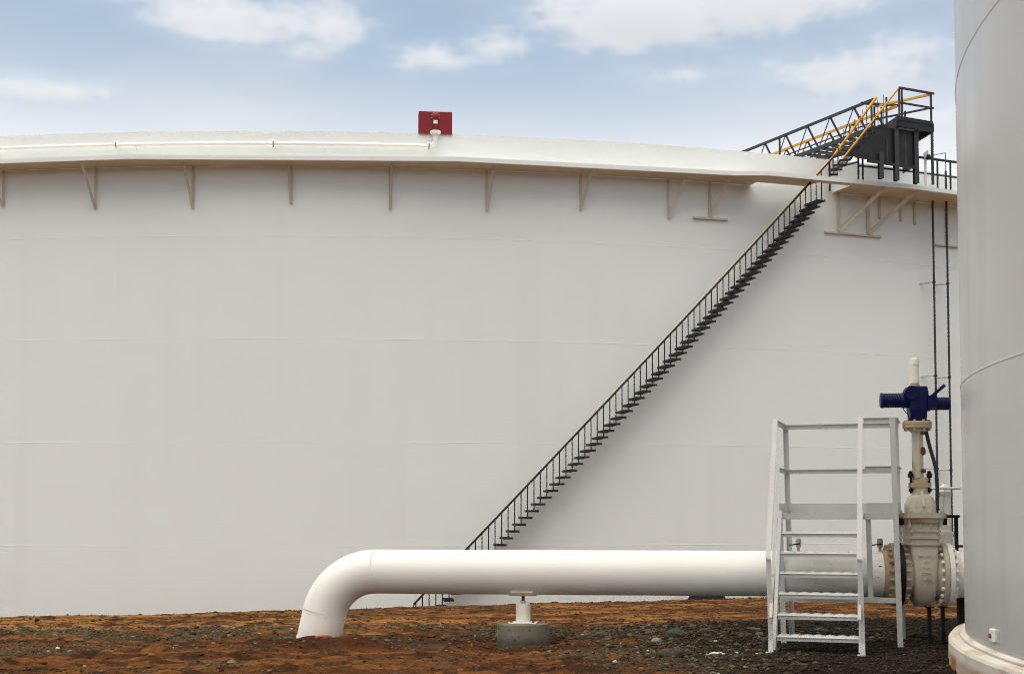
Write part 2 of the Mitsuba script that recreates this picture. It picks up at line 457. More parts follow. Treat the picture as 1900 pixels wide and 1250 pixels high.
principled('ground_look', mikit.proc(lambda p, n, uv: mix(col_ground(p, n, uv), col_gravel_soil(p, n, uv), smoothstep(0.15, 0.7, uv.x + 0.5 * (fbm(p.x * 3.5, p.y * 3.5, 9.0, 3) - 0.5)))), 0.95, 0.12,
           bump=lambda p, n, uv: fbm(p.x * 22, p.y * 22, 0.0, 3), scale=0.03, eps=0.01)
scene['ground'] = mikit.ply((V, F), 'ground_look', True, uv=GUV)
used.add('ground')
labels['ground'] = {'label': 'orange brown bare earth with wheel ruts and stony patches', 'category': 'ground', 'kind': 'structure'}

# loose stones and clods
rng = np.random.default_rng(11)
ico = trimesh.creation.icosahedron()
IV, IF = np.array(ico.vertices), np.array(ico.faces)


def scatter(n, x0, x1, y0, y1, keep, rad, shades, squash=0.6):
    x, y = rng.uniform(x0, x1, n), rng.uniform(y0, y1, n)
    k = rng.random(n) < keep(x, y)
    x, y = x[k], y[k]
    n = len(x)
    r = rad(n)
    z = ground_height(x, y)
    a = rng.uniform(0, 2 * np.pi, n)
    sc = np.stack([rng.uniform(0.7, 1.3, n), rng.uniform(0.7, 1.3, n), squash * rng.uniform(0.6, 1.2, n)], -1) * r[:, None]
    v = IV[None] * rng.uniform(0.72, 1.18, (n, 12, 1)) * sc[:, None]
    v = np.stack([v[..., 0] * np.cos(a)[:, None] - v[..., 1] * np.sin(a)[:, None], v[..., 0] * np.sin(a)[:, None] + v[..., 1] * np.cos(a)[:, None], v[..., 2]], -1)
    v += np.stack([x, y, z + 0.15 * r], -1)[:, None]
    pick = rng.choice(len(shades), n, p=[s[1] for s in shades])
    c = np.array([s[0] for s in shades])[pick] * rng.uniform(0.6, 1.35, (n, 1))
    return v.reshape(-1, 3), (IF[None] + 12 * np.arange(n)[:, None, None]).reshape(-1, 3), np.repeat(c, 12, 0)


GREY = [((0.085, 0.072, 0.045), 0.42), ((0.042, 0.031, 0.017), 0.34), ((0.135, 0.122, 0.085), 0.10), ((0.075, 0.037, 0.012), 0.13), ((0.42, 0.40, 0.36), 0.01)]
DARK = [((0.017, 0.013, 0.008), 0.55), ((0.032, 0.025, 0.016), 0.32), ((0.055, 0.046, 0.031), 0.08), ((0.055, 0.022, 0.007), 0.05)]
EARTH = [((0.10, 0.037, 0.009), 0.4), ((0.036, 0.015, 0.006), 0.40), ((0.17, 0.075, 0.02), 0.19), ((0.32, 0.29, 0.25), 0.01)]
lg = lambda m, s, hi: (lambda n: np.minimum(m * np.exp(s * rng.standard_normal(n)), hi))
sets = [scatter(42000, -8.5, 3.0, 12.0, 18.5, lambda x, y: gravel_density(x, y) * np.clip((3.2 - x) / 1.5, 0.1, 1), lg(0.0125, 0.5, 0.06), GREY),
        scatter(36000, 0.8, 7.6, 11.5, 19.0, lambda x, y: gravel_density(x, y) * np.clip((x - 0.8) / 1.5, 0, 1), lg(0.0125, 0.4, 0.045), DARK),
        scatter(900, 0.3, 4.6, 14.9, 17.4, lambda x, y: np.exp(-((y - 15.9) / 0.8) ** 2), lg(0.028, 0.45, 0.08), GREY),
        scatter(36000, -8.8, 8.0, 12.0, 25.0, lambda x, y: (1 - gravel_density(x, y)) * np.clip(0.2 + 1.3 * (meshkit.fbm(np.stack([x * .2, y * 2.8, 0 * x], -1), 3, 3) - 0.4), 0, 1), lg(0.011, 0.5, 0.04), EARTH)]
off, vs, fs, cs = 0, [], [], []
for v, f, c in sets:
    vs.append(v), fs.append(f + off), cs.append(c)
    off += len(v)
# flat shaded: one vertex per corner
va, fa, ca = np.concatenate(vs), np.concatenate(fs), np.concatenate(cs)
scene['gravel'] = mikit.ply((va[fa].reshape(-1, 3), np.arange(len(fa) * 3).reshape(-1, 3)), 'stone_colors', False, color=ca[fa].reshape(-1, 3))
used.add('gravel')
labels['gravel'] = {'label': 'grey and brown broken stone scattered over the earth', 'category': 'gravel', 'kind': 'stuff'}


def rock(px, py, r, color, label, cat='rock', squash=0.6, seed=0, sub=2):
    p = on_level(px, py, 0.0)
    p[2] = float(ground_height(np.array(p[0]), np.array(p[1])))
    m = trimesh.creation.icosphere(subdivisions=sub)
    v = np.array(m.vertices)
    v = v * (0.6 + 0.8 * meshkit.fbm(v * 1.1 + seed * 3.7, 3, seed))[:, None]
    v = v * (np.array([1.3, 0.9, squash]) * r) + p + [0, 0, r * squash * 0.45]
    k = numbered('rock' if cat == 'rock' else cat.replace(' ', '_'))
    scene[k] = mikit.ply((v, np.array(m.faces)), principled('look_of_' + k, mikit.proc(lambda q, n, uv: mi.Color3f(*color) * (0.6 + 0.8 * fbm(q.x * 18, q.y * 18, q.z * 18, 3))), 0.9, 0.2), 25)
    labels[k] = {'label': label, 'category': cat, 'group': 'larger stones and clods on the ground'}


rock(1330, 1221, 0.062, (0.50, 0.48, 0.43), 'pale whitish stone lying on the dark gravel left of the white steps', squash=0.35, seed=1)
rock(1244, 1222, 0.11, (0.055, 0.05, 0.04), 'dark flat stone on the red earth in the right foreground', squash=0.55, seed=2)
rock(598, 1189, 0.10, (0.30, 0.055, 0.02), 'bright red brown clod of earth at the foot of the pipe elbow', 'clod', squash=0.55, seed=3)
rock(1218, 1196, 0.05, (0.24, 0.24, 0.20), 'light grey rounded stone at the left end of the pale stone heap', squash=0.8, seed=4)
rock(1255, 1186, 0.10, (0.10, 0.095, 0.07), 'largest grey stone in the heap between pier and white steps', squash=0.7, seed=5)
rock(1030, 1208, 0.055, (0.05, 0.03, 0.02), 'small dark clod in front of the concrete pier', 'clod', squash=0.7, seed=6)

# ------------------------------------------------------------------ the big storage tank
tank = thing('storage_tank', 'huge white welded steel storage tank filling the background', 'storage tank')
SEAMS = [BASE, 0.498, 3.560, 6.618, 9.685, 12.745]
step = math.radians(10.4)
for k in range(5):
    z0, z1 = SEAMS[k], SEAMS[k + 1]
    r = RT + 0.012 - 0.003 * k
    start = -0.62 + (0.0 if k % 2 else -step * 0.45)
    edges = [start + i * step for i in range(9)]
    for i in range(8):
        put(tank, 'shell_plate', ring([(r - 0.02, z0), (r, z0), (r, z1), (r - 0.02, z1)], edges[i], edges[i + 1], 24), 'tank_paint', 30)
    put(tank, 'shell_back', ring([(r - 0.02, z0), (r, z0), (r, z1), (r - 0.02, z1)], edges[-1], edges[0] + 2 * math.pi, 140), 'tank_paint', 30)
    for i in range(9):
        put(tank, 'weld_bead', bar(polar(edges[i], r, z0 + 0.01), polar(edges[i], r, z1 - 0.01), 0.024, 0.012, polar(edges[i], 1, 0, np.zeros(3))), 'tank_paint', 30)
    if k:
        put(tank, 'weld_bead', ring([(r - 0.01, z0 - 0.012), (r + 0.005, z0 - 0.016), (r + 0.011, z0), (r + 0.005, z0 + 0.014), (r - 0.01, z0 + 0.01)], -0.9, 0.9, 260), 'tank_paint', 30)
put(tank, 'top_rim', ring([(RT - 0.03, 12.745), (RT + 0.004, 12.745), (RT + 0.004, 12.85), (RT - 0.03, 12.85)], 0, 2 * math.pi, 360), 'girder_paint', 30)
fl = trimesh.creation.cylinder(RT - 0.05, 0.3, sections=180)
fl.apply_translation(TANK + [0, 0, 10.6])
put(tank, 'floating_roof', fl, 'pale_grey', 30, label='pale deck floating inside the tank')

# wind girder that doubles as a walkway
ZS = float(on_wall(420, 310)[2])           # its underside
kinks = [on_level(px, py, ZS) for px, py in ((0, 303.5), (240, 295.2), (850, 299.5), (1362, 325.8), (1426, 325.8), (1690, 350), (1776, 361.5))]
lead = kinks[0] + (kinks[0] - kinks[1]) * 1.25
th_first = theta(lead)
before = [polar(th_first - 0.19 * i, RT + 1.1, ZS) for i in range(3, 0, -1)]
th_last = theta(kinks[-1])
after = [polar(th_last + 0.17 * i, RT + 1.2, ZS) for i in range(1, 4)]
outer = before + [lead] + kinks[1:] + after
SLOT = (theta(on_wall(1392, 348)), theta(on_wall(1484, 353)), theta(on_wall(1545, 358)))       # where the staircase comes up through the walkway
ZD = ZS + 0.02
for a, b in zip(outer[:-1], outer[1:]):
    ta, tb = theta(a), theta(b)
    cuts = sorted({ta, tb, *[t for t in SLOT if ta < t < tb]})
    for u0, u1 in zip(cuts[:-1], cuts[1:]):
        oa, ob = a + (b - a) * (u0 - ta) / (tb - ta), a + (b - a) * (u1 - ta) / (tb - ta)
        mid = (u0 + u1) / 2
        rin = RT + (0.42 if SLOT[0] < mid < SLOT[1] else 0.97 if SLOT[1] < mid < SLOT[2] else 0.013)
        arc = [polar(t, rin, 0) for t in np.linspace(u1, u0, 9)]
        put(tank, 'walkway_plate', plate([oa[:2], ob[:2]] + [q[:2] for q in arc], ZD, ZD + 0.006), 'soffit_bounce_tint', 30, label=None)
        put(tank, 'walkway_deck', plate([oa[:2], ob[:2]] + [q[:2] for q in arc], ZD + 0.0075, ZD + 0.014), 'girder_paint', 30)
    d = (b - a) / np.linalg.norm(b - a)
    nn = np.array([d[1], -d[0], 0])
    up = np.array([0, 0, 1.0])
    put(tank, 'walkway_fascia', bar(a + nn * 0.006 + up * 0.065, b + nn * 0.006 + up * 0.065, 0.012, 0.13), 'girder_paint', 30)
    put(tank, 'walkway_fascia', bar(a - nn * 0.035 + up * 0.008, b - nn * 0.035 + up * 0.008, 0.07, 0.012), 'girder_paint', 30)


def bracket(pxb, pyb, pxt, pyt, size=0.075, pad=None):
    """diagonal strut from the shell to the walkway's outer edge, with the leg of the angle along the shell"""
    foot = on_wall(pxb, pyb, TANK, RT + 0.03)
    top = on_level(pxt, pyt, ZS)
    th = theta(foot)
    out = polar(th, 1, 0, np.zeros(3))
    k = put(tank, 'bracket', [bar(foot, top + [0, 0, -0.01], size, 0.012, out), bar(foot + 0.03 * out, top + 0.03 * out + [0, 0, -0.01], 0.012, size)], 'bracket_bounce_tint', 30)
    put(k, 'wall_leg', [bar(foot + out * 0.02, polar(th, RT + 0.05, ZD), size, 0.012, out)], 'bracket_bounce_tint', 30)
    if pad:
        a, b = on_wall(*pad[0], TANK, RT + 0.02), on_wall(*pad[1], TANK, RT + 0.02)
        put(k, 'wear_pad', ring([(RT + 0.008, a[2] - 0.05), (RT + 0.10, a[2] - 0.05), (RT + 0.10, a[2] - 0.03), (RT + 0.03, a[2] - 0.03), (RT + 0.03, a[2] + 0.03), (RT + 0.008, a[2] + 0.03)], theta(a), theta(b), 8), 'bracket_bounce_tint', 30)


for args in ((6, 384, -32, 308), (177, 389, 151, 300), (358, 387, 340, 302), (540, 378, 535, 304), (724, 389, 727, 305), (903, 392, 917, 309), (1077, 390, 1098, 318), (1240, 406, 1273, 328)):
    bracket(*args)
bracket(1317, 403, 1353, 332, 0.09, ((1286, 403), (1350, 407)))
bracket(1556, 429, 1640, 349, 0.12)
bracket(1611, 434, 1697, 356, 0.12, ((1530, 430), (1634, 438)))
bracket(1632, 405, 1652, 384, 0.07)
bracket(1671, 410, 1684, 395, 0.06)
bracket(1697, 416, 1717, 392, 0.08)
bracket(1757, 452, 1783, 430, 0.1, ((1735, 453), (1776, 459)))
for th in (th_first - 0.05, th_last + 0.06, th_last + 0.12):
    put(tank, 'bracket', bar(polar(th, RT + 0.03, ZS - 1.2), polar(th, RT + 1.0, ZS), 0.08, 0.012), 'bracket_bounce_tint', 30)

# lettered nothing; manway cover half hidden by the bank
mw = on_wall(1300, 1106, TANK, RT)
thm = theta(mw)
om = polar(thm, 1, 0, np.zeros(3))
mk = put(tank, 'manway', lathe([(0, 0), (0.55, 0), (0.55, 0.45), (0.72, 0.45), (0.72, 0.53), (0.66, 0.55), (0, 0.60)], polar(thm, RT - 0.02, mw[2] - 0.42), om, 40), 'dark_steel', 30, label='dark round manway cover low on the shell')

# ------------------------------------------------------------------ foam line and red foam deflector
foam = thing('foam_pipe', 'thin white pipe running along the top of the big tank', 'pipe')
ZF = float(on_wall(508, 267, TANK, RT + 0.16)[2])
t0, t1 = -0.55, theta(on_wall(797, 270, TANK, RT + 0.16))
RF = RT + 0.16
put(foam, 'run', polytube([polar(t, RF, ZF) for t in np.linspace(t0, t1, 120)], 0.055, 14), 'pipe_paint', True)
for px in (217, 508, 796):
    th = theta(on_wall(px, 267, TANK, RF))
    tan = np.array([math.cos(th), math.sin(th), 0])
    for s in (-0.045, 0.012):
        put(foam, 'flange', rod(polar(th, RF, ZF) + tan * s, polar(th, RF, ZF) + tan * (s + 0.03), 0.115, 24), 'pipe_paint', 30)
    put(foam, 'gasket', rod(polar(th, RF, ZF) - tan * 0.014, polar(th, RF, ZF) + tan * 0.011, 0.10, 20), 'grey_steel', 30)
for px in (-60, 250, 602):
    th = theta(on_wall(px, 270, TANK, RF))
    put(foam, 'bracket', [bar(polar(th, RT + 0.008, ZF - 0.075), polar(th, RF + 0.08, ZF - 0.075), 0.05, 0.02), bar(polar(th, RT + 0.008, ZF - 0.26), polar(th, RF, ZF - 0.09), 0.03, 0.012)], 'girder_paint', 30)
th = theta(on_wall(808, 255, TANK, RF))
tan, nor = np.array([math.cos(th), math.sin(th), 0]), polar(th, 1, 0, np.zeros(3))
c0 = polar(t1, RF, ZF)
turn = polar(th, RF, ZF)
rb = 0.20
arc = [turn + tan * (-rb + rb * math.sin(a)) + np.array([0, 0, rb - rb * math.cos(a)]) for a in np.linspace(0, math.pi / 2, 14)]
zt = 12.88
put(foam, 'elbow', polytube([c0 + tan * 0.04] + arc + [np.array([turn[0], turn[1], zt])], 0.06, 16), 'pipe_paint', True)
put(foam, 'flange', rod([turn[0], turn[1], zt - 0.06], [turn[0], turn[1], zt], 0.16, 28), 'pipe_paint', 30, label='white flange under the red deflector')
fd = thing('foam_deflector', 'dark red rectangular foam deflector on the rim of the big tank', 'foam deflector')
mid = np.array([turn[0], turn[1], 0])
back = -nor * 0.10
w = 0.49
put(fd, 'plate', [oriented(rbox(1.0, 0.02, 0.68, 0.008), mid + back + [0, 0, 13.16], tan, -nor)], 'red_paint', 30)
for s in (-1, 1):
    put(fd, 'side_wing', oriented(rbox(0.02, 0.34, 0.66, 0.008), mid + back + tan * s * 0.495 - nor * 0.18 + [0, 0, 13.16], tan, -nor), 'red_paint', 30)
put(fd, 'top_flap', oriented(rbox(1.0, 0.34, 0.02, 0.008), mid + back - nor * 0.18 + [0, 0, 13.505], tan, -nor), 'red_paint', 30)
put(fd, 'pipe', rod(mid + [0, 0, zt + 0.002], mid + [0, 0, 13.10], 0.062, 16), 'red_paint', 30)
put(fd, 'sleeve', rod(mid + [0, 0, 13.10], mid + [0, 0, 13.20], 0.066, 16), 'cap_white', 30, label='short white sleeve on the red pipe')
put(fd, 'hub', lathe([(0, 0), (0.14, 0), (0.14, 0.03), (0.09, 0.05), (0.06, 0.10), (0, 0.11)], mid + back + nor * 0.012 + [0, 0, 13.345], nor, 24), 'red_paint', 30)
for i in range(8):
    a = (i + 0.5) * math.pi / 4
    put(fd, 'bolt', hex_nut(mid + back + nor * 0.042 + tan * 0.115 * math.cos(a) + np.array([0, 0, 13.345 + 0.115 * math.sin(a)]), nor, 0.016, 0.02), 'pale_grey', 30)

def open_tread(a, b, run, thick=0.045):
    """grating tread from its inner end a to its outer end b, "run" is the walking direction times its depth"""
    run, up = np.asarray(run, float), np.array([0, 0, 1.0])
    m = [bar(a + run * (k - 0.5) - up * 0.016, b + run * (k - 0.5) - up * 0.016, 0.03 if k in (0.0, 1.0) else 0.010, thick if k in (0.0, 1.0) else 0.03) for k in (0.0, 0.17, 0.34, 0.5, 0.66, 0.83, 1.0)]
    return m + [bar(e - run * 0.55 - up * 0.025, e + run * 0.55 - up * 0.025, 0.010, 0.065) for e in (a, b)]


# ------------------------------------------------------------------ staircase winding up the shell
stair = thing('tank_staircase', 'long dark steel staircase with yellow handrail climbing the big tank', 'staircase')
RI, RO = RT + 0.12, RT + 0.88
lowP, highP = on_wall(833, 1112, TANK, RO), on_wall(1524, 371, TANK, RO)
lt, ht = theta(lowP), theta(highP)
NT = 62
rise, dth = (highP[2] - lowP[2]) / NT, (ht - lt) / NT
HR = 0.93


def helix(i, r, dz=0.0):
    th = lt + dth * i
    return polar(th, r, lowP[2] + rise * i + dz)


for i in range(-6, NT + 1):
    th = lt + dth * i
    z = lowP[2] + rise * i
    put(stair, 'tread', open_tread(helix(i, RI), helix(i, RO), np.array([math.cos(th), math.sin(th), 0]) * 0.27), 'dark_steel', False)
    put(stair, 'baluster', rod(helix(i, RO + 0.015, -0.04), helix(i, RO + 0.015, HR), 0.017, 8), 'dark_steel', 30)
last = NT + 2.6
put(stair, 'handrail', polytube([helix(i, RO + 0.015, HR) for i in np.linspace(-5.3, last, 60)], 0.032, 10), 'dark_steel', True, label='dark underside rail below the yellow handrail')
put(stair, 'handrail', polytube([helix(i, RO + 0.008, HR + 0.026) for i in np.linspace(-0.5, last, 60)], np.linspace(0.009, 0.024, 60), 10), 'yellow_paint', True, label='yellow painted handrail')
put(stair, 'handrail_end', bar(helix(-5.3, RO + 0.015, HR), helix(-5.3, RO + 0.015, HR - 0.12), 0.03, 0.03), 'dark_steel', 30)
put(stair, 'inner_stringer', polytube([helix(i, RI - 0.02, -0.06) for i in np.linspace(-6, NT + 1, 70)], 0.02, 6), 'tank_paint', True, label='white inner stringer against the shell')

# ------------------------------------------------------------------ access platform on top
tow = thing('access_platform', 'dark steel platform tower standing on the walkway of the big tank', 'access platform')
th = theta(on_wall(1660, 320))
tt, tn = np.array([math.cos(th), math.sin(th), 0]), polar(th, 1, 0, np.zeros(3))
ZP = 13.72                                  # platform level
ZR = 14.72                                  # its top rail
pnl, pnr = on_level(1668, 163, ZR), on_level(1727, 173.5, ZR)
pfl = on_level(1622, 196, ZR)
pfr = pnr + (pfl - pnl)


def lift(p, z):
    return np.array([p[0], p[1], z])


U = lambda p, q: (q - p) / np.linalg.norm(q - p)
e1, e2 = U(lift(pnl, 0), lift(pnr, 0)), U(lift(pnl, 0), lift(pfl, 0))
put(tow, 'deck', plate([(pnl - 0.08 * e1 - 0.05 * e2)[:2], (pnr + 0.08 * e1 - 0.05 * e2)[:2], (pfr + 0.08 * e1)[:2], (pfl - 0.08 * e1)[:2]], ZP - 0.04, ZP), 'dark_steel', 30)
for a, b in ((pnl - 0.08 * e1, pnr + 0.08 * e1), (pnr + 0.07 * e1 + 0.02 * e2, pfr + 0.07 * e1), (pnl - 0.07 * e1 + 0.02 * e2, pfl - 0.07 * e1), (pfl - 0.08 * e1 - 0.02 * e2, pfr + 0.08 * e1 - 0.02 * e2)):
    put(tow, 'edge_beam', bar(lift(a, ZP - 0.142), lift(b, ZP - 0.142), 0.06, 0.20), 'dark_steel', 30)
    put(tow, 'toe_board', bar(lift(a, ZP + 0.052), lift(b, ZP + 0.052), 0.012, 0.10), 'dark_steel', 30)
for p in (pnl, pnr, pfr, pfl, pnl + 0.12 * e1 + 0.02 * e2, pfl + 0.3 * e1, (pnl + pfl) / 2):
    put(tow, 'post', bar(lift(p, ZP), lift(p, ZR - 0.02), 0.055, 0.055, (1, 0, 0)), 'grey_steel', 30)
put(tow, 'top_rail', bar(pnl, pnr + 0.12 * e1, 0.07, 0.06), 'grey_steel', 30)
put(tow, 'mid_rail', bar(lift(pnl, ZR - 0.47), lift(pnr, ZR - 0.47) + 0.1 * e1, 0.05, 0.055), 'grey_steel', 30)
put(tow, 'top_rail', bar(lift(pnr, ZR - 0.04), lift(pfl, ZR - 0.04), 0.07, 0.065), 'yellow_paint', 30, label='yellow top rail along the far side')
put(tow, 'mid_rail', bar(lift(pnr, ZR - 0.47), lift(pfl, ZR - 0.47), 0.05, 0.055), 'grey_steel', 30)
put(tow, 'top_rail', bar(lift(pfl, ZR) - 0.55 * e1, lift(pfl, ZR) + 0.85 * e1 - 0.35 * e2, 0.08, 0.07), 'grey_steel', 30)
# columns down to the walkway and dark cladding between them
deck_top = ZD + 0.014
B = at(1664.5, 300, pnl[1] + 0.05)
C = B + 0.80 * e1
A = B - 0.62 * e1
D = B + 0.9 * e2
for p in (A, B, C):
    put(tow, 'column', [bar(lift(p, deck_top), lift(p, ZP - 0.24 if p is not A else ZP - 1.1), 0.14, 0.012, e2), bar(lift(p + 0.07 * e2, deck_top), lift(p + 0.07 * e2, ZP - 0.24 if p is not A else ZP - 1.1), 0.012, 0.14, e2),
                        bar(lift(p + 0.14 * e2, deck_top), lift(p + 0.14 * e2, ZP - 0.24 if p is not A else ZP - 1.1), 0.14, 0.012, e2)], 'grey_steel', 30)
rp = pnr + 0.02 * e1
put(tow, 'column', bar(lift(rp, deck_top), lift(rp, ZP - 0.24), 0.07, 0.07, (1, 0, 0)), 'grey_steel', 30, label='thin post under the right corner of the deck')
zb = 12.36
put(tow, 'side_panel', slab([lift(B + 0.09 * e2 + 0.02 * e1, zb), lift(C + 0.09 * e2 - 0.02 * e1, zb), lift(C + 0.09 * e2 - 0.02 * e1, ZP - 0.26), lift(B + 0.09 * e2 + 0.02 * e1, ZP - 0.26)], 0.02), 'dark_steel', 30)
put(tow, 'side_panel', slab([lift(A + 0.11 * e2 - 0.98 * e1, zb), lift(B + 0.11 * e2 - 0.02 * e1, zb), lift(B + 0.11 * e2 - 0.02 * e1, ZP - 0.26), lift(B + 0.11 * e2 - 0.50 * e1, ZP - 0.26), lift(A + 0.11 * e2 - 1.02 * e1, zb + 0.10)], 0.02), 'dark_steel', 30)
put(tow, 'side_panel', slab([lift(C + 0.12 * e2, zb), lift(C + 1.0 * e2, zb), lift(C + 1.0 * e2, ZP - 0.26), lift(C + 0.12 * e2, ZP - 0.26)], 0.02), 'dark_steel', 30)
for p in (B - 0.35 * e1, B + 0.4 * e1):
    put(tow, 'stiffener', bar(lift(p + 0.09 * e2, zb), lift(p + 0.09 * e2, ZP - 0.42 if p[0] > B[0] else ZP - 0.6), 0.05, 0.04, e2), 'grey_steel', 30)
put(tow, 'sill_beam', bar(lift(A + 0.07 * e2 - 0.5 * e1, zb - 0.05), lift(C + 0.07 * e2, zb - 0.05), 0.10, 0.08), 'dark_steel', 30)

# upper flight that continues the staircase to the platform
La, Lb = helix(last, RO + 0.012, HR + 0.028), at(1626, 181, pnl[1] + 0.55)
Ra, Rb = at(1563, 296, La[1] - 0.55), at(1667.5, 164, pnl[1])
put(stair, 'handrail', polytube([La + (Lb - La) * s for s in np.linspace(0, 1, 6)], 0.043, 12), 'yellow_paint', True, label='thick yellow handrail of the upper flight')
put(stair, 'handrail', polytube([Ra + (Rb - Ra) * s for s in np.linspace(0, 1, 6)], 0.028, 12), 'yellow_paint', True, label='thin yellow outer handrail of the upper flight')
NU = 10
for i in range(NU):
    s = (i + 0.3) / NU
    l, r = La + (Lb - La) * (s - 0.06), Ra + (Rb - Ra) * (s - 0.20)
    zt_ = ZS + 0.30 + (ZP - ZS - 0.40) * (i + 0.5) / NU
    l, r = lift(l, zt_), lift(r, zt_)
    put(stair, 'tread', open_tread(l, r, U(lift(La, 0), lift(Lb, 0)) * 0.25), 'dark_steel', False)
    put(stair, 'baluster', rod(r, lift(r, min(zt_ + 0.95, Rb[2])), 0.011, 6), 'grey_steel', 30)
    put(stair, 'baluster', rod(l, lift(l, min(zt_ + 0.95, Lb[2])), 0.011, 6), 'grey_steel', 30)

# guard rail along the walkway on the right
gr = thing('guard_rail', 'dark guard rail along the walkway edge below the steel platform', 'guard rail')
ZG = ZD + 1.08
g = [on_level(1539, 294, ZG), on_level(1592, 278.5, ZG), on_level(1690, 290, ZG), on_level(1778, 302, ZG), on_level(1860, 318, ZG)]
for a, b in zip(g[:-1], g[1:]):
    put(gr, 'top_rail', bar(a, b, 0.06, 0.065), 'dark_steel', 30)
    if b is not g[1]:
        put(gr, 'mid_rail', bar(lift(a, ZG - 0.5), lift(b, ZG - 0.5), 0.04, 0.05), 'grey_steel', 30)
put(gr, 'mid_rail', bar(lift(g[0], ZG - 0.38), lift(g[1], ZG - 0.38), 0.04, 0.05), 'grey_steel', 30)
for p in [g[0], g[1], g[1] + 0.17 * U(g[1], g[2]), at(1739, 300, g[2][1] + 0.3), at(1763, 300, g[3][1] - 0.1), g[4]]:
    put(gr, 'post', bar(lift(p, deck_top), lift(p, ZG - 0.03), 0.07 if p is g[0] else 0.045, 0.05, (1, 0, 0)), 'dark_steel', 30)

# lattice walkway from the platform to the middle of the tank
lat = thing('lattice_walkway', 'dark lattice walkway with yellow far rail reaching in over the tank roof', 'walkway')
na, nb = on_level(1607, 190.5, ZR), on_level(1383, 280.5, ZR)
ld = U(lift(na, 0), lift(nb, 0))
lp = np.array([-ld[1], ld[0], 0])
lp = lp if lp @ e1 > 0 else -lp
L = 10.5
na = na - ld * 0.35
fa = na + lp * 0.95
zb1 = ZR - 0.92
put(lat, 'top_chord', bar(na, na + ld * L, 0.07, 0.085), 'grey_steel', 30)
put(lat, 'top_chord', bar(lift(fa, ZR - 0.10), lift(fa, ZR - 0.10) + ld * L, 0.07, 0.075), 'yellow_paint', 30, label='yellow far top chord')
for q in (na, fa):
    put(lat, 'bottom_chord', bar(lift(q, zb1), lift(q, zb1) + ld * L, 0.06, 0.14), 'grey_steel', 30)
    put(lat, 'toe_rail', bar(lift(q, zb1 + 0.19), lift(q, zb1 + 0.19) + ld * L, 0.03, 0.035), 'grey_steel', 30)
pan = 1.18
for i in range(8):
    for q, zc in ((na, ZR), (fa, ZR - 0.10)):
        a0, a1, a2 = q + ld * (0.35 + pan * i), q + ld * (0.35 + pan * (i + 0.5)), q + ld * (0.35 + pan * (i + 1))
        if a2[1] - q[1] > 9.4:
            continue
        put(lat, 'brace', bar(lift(a0, zb1), lift(a1, zc), 0.05, 0.05), 'dark_steel', 30)
        put(lat, 'brace', bar(lift(a1, zc), lift(a2, zb1), 0.022, 0.03), 'grey_steel', 30)
for i in (0, 4):
    put(lat, 'brace', bar(lift(na + ld * (0.1 + pan * i), zb1), lift(na + ld * (0.1 + pan * i), ZR), 0.06, 0.06, (1, 0, 0)), 'grey_steel', 30)
for i in range(24):
    q = na + ld * (0.3 + 0.42 * i)
    put(lat, 'tread', bar(lift(q, zb1 - 0.09) + lp * 0.02, lift(q, zb1 - 0.09) + lp * 0.93, 0.24, 0.035), 'dark_steel', False)
for q in (na, fa):
    e = q + ld * (L - 0.1)
    put(lat, 'leg', bar(lift(e, 10.76), lift(e, zb1 - 0.07), 0.08, 0.08, (1, 0, 0)), 'grey_steel', 30)

# floodlight on a thin bracket beside the platform post
flood = thing('floodlight', 'small pale floodlight on a bracket beside the steel platform', 'floodlight')
p = at(1722, 292, pnr[1] - 0.1)
put(flood, 'housing', oriented(rbox(0.12, 0.18, 0.14, 0.02), p, e1, e2), 'black_paint', 30)
put(flood, 'lamp_shade', slab([p + [-0.16, 0, 0.10], p + [0.0, 0, 0.24], p + [0.02, 0.0, -0.02], p + [-0.10, 0, -0.02]], 0.03), 'pale_grey', 30, label='pale flat shade')
put(flood, 'bracket', [bar(p + [0.02, 0, 0.02], lift(rp, p[2] + 0.02), 0.03, 0.03), rod(p + [0.1, 0, 0.05], at(1754, 284, p[1]), 0.012, 6), rod(at(1754, 284, p[1]), at(1755, 322, p[1]), 0.014, 6)], 'grey_steel', 30)
put(flood, 'pole', rod(at(1717, 293, p[1] + 0.2), lift(at(1717, 320, p[1] + 0.2), deck_top), 0.04, 10), 'pipe_paint', 30, label='white pole behind the lamp')

# vertical riser pipes on the shell
for j, (px, label) in enumerate(((1735, 'left of two thin dark riser pipes running up the shell of the big tank'), (1760.5, 'right of two thin dark riser pipes running up the shell of the big tank'))):
    rs = thing('riser_pipe', label, 'pipe', 'riser pipes on the big tank')
    q = on_wall(px, 640, TANK, RT + 0.42)
    put(rs, 'tube', rod(lift(q, BASE - 0.1), lift(q, ZS + (0.0 if j == 0 else 1.05)), 0.036, 12), 'grey_steel', 30)
    thq = theta(q)
    for y in ((524, 697, 869) if j == 0 else (527, 700, 872)):
        z = on_wall(px, y, TANK, RT + 0.42)[2]
        put(rs, 'bracket', [bar(polar(thq - 0.0045, RT + 0.006, z), lift(q, z), 0.05, 0.035)], 'pale_grey', 30)
        put(rs, 'clamp', rod(lift(q, z - 0.03), lift(q, z + 0.03), 0.055, 12), 'dark_steel', 30)

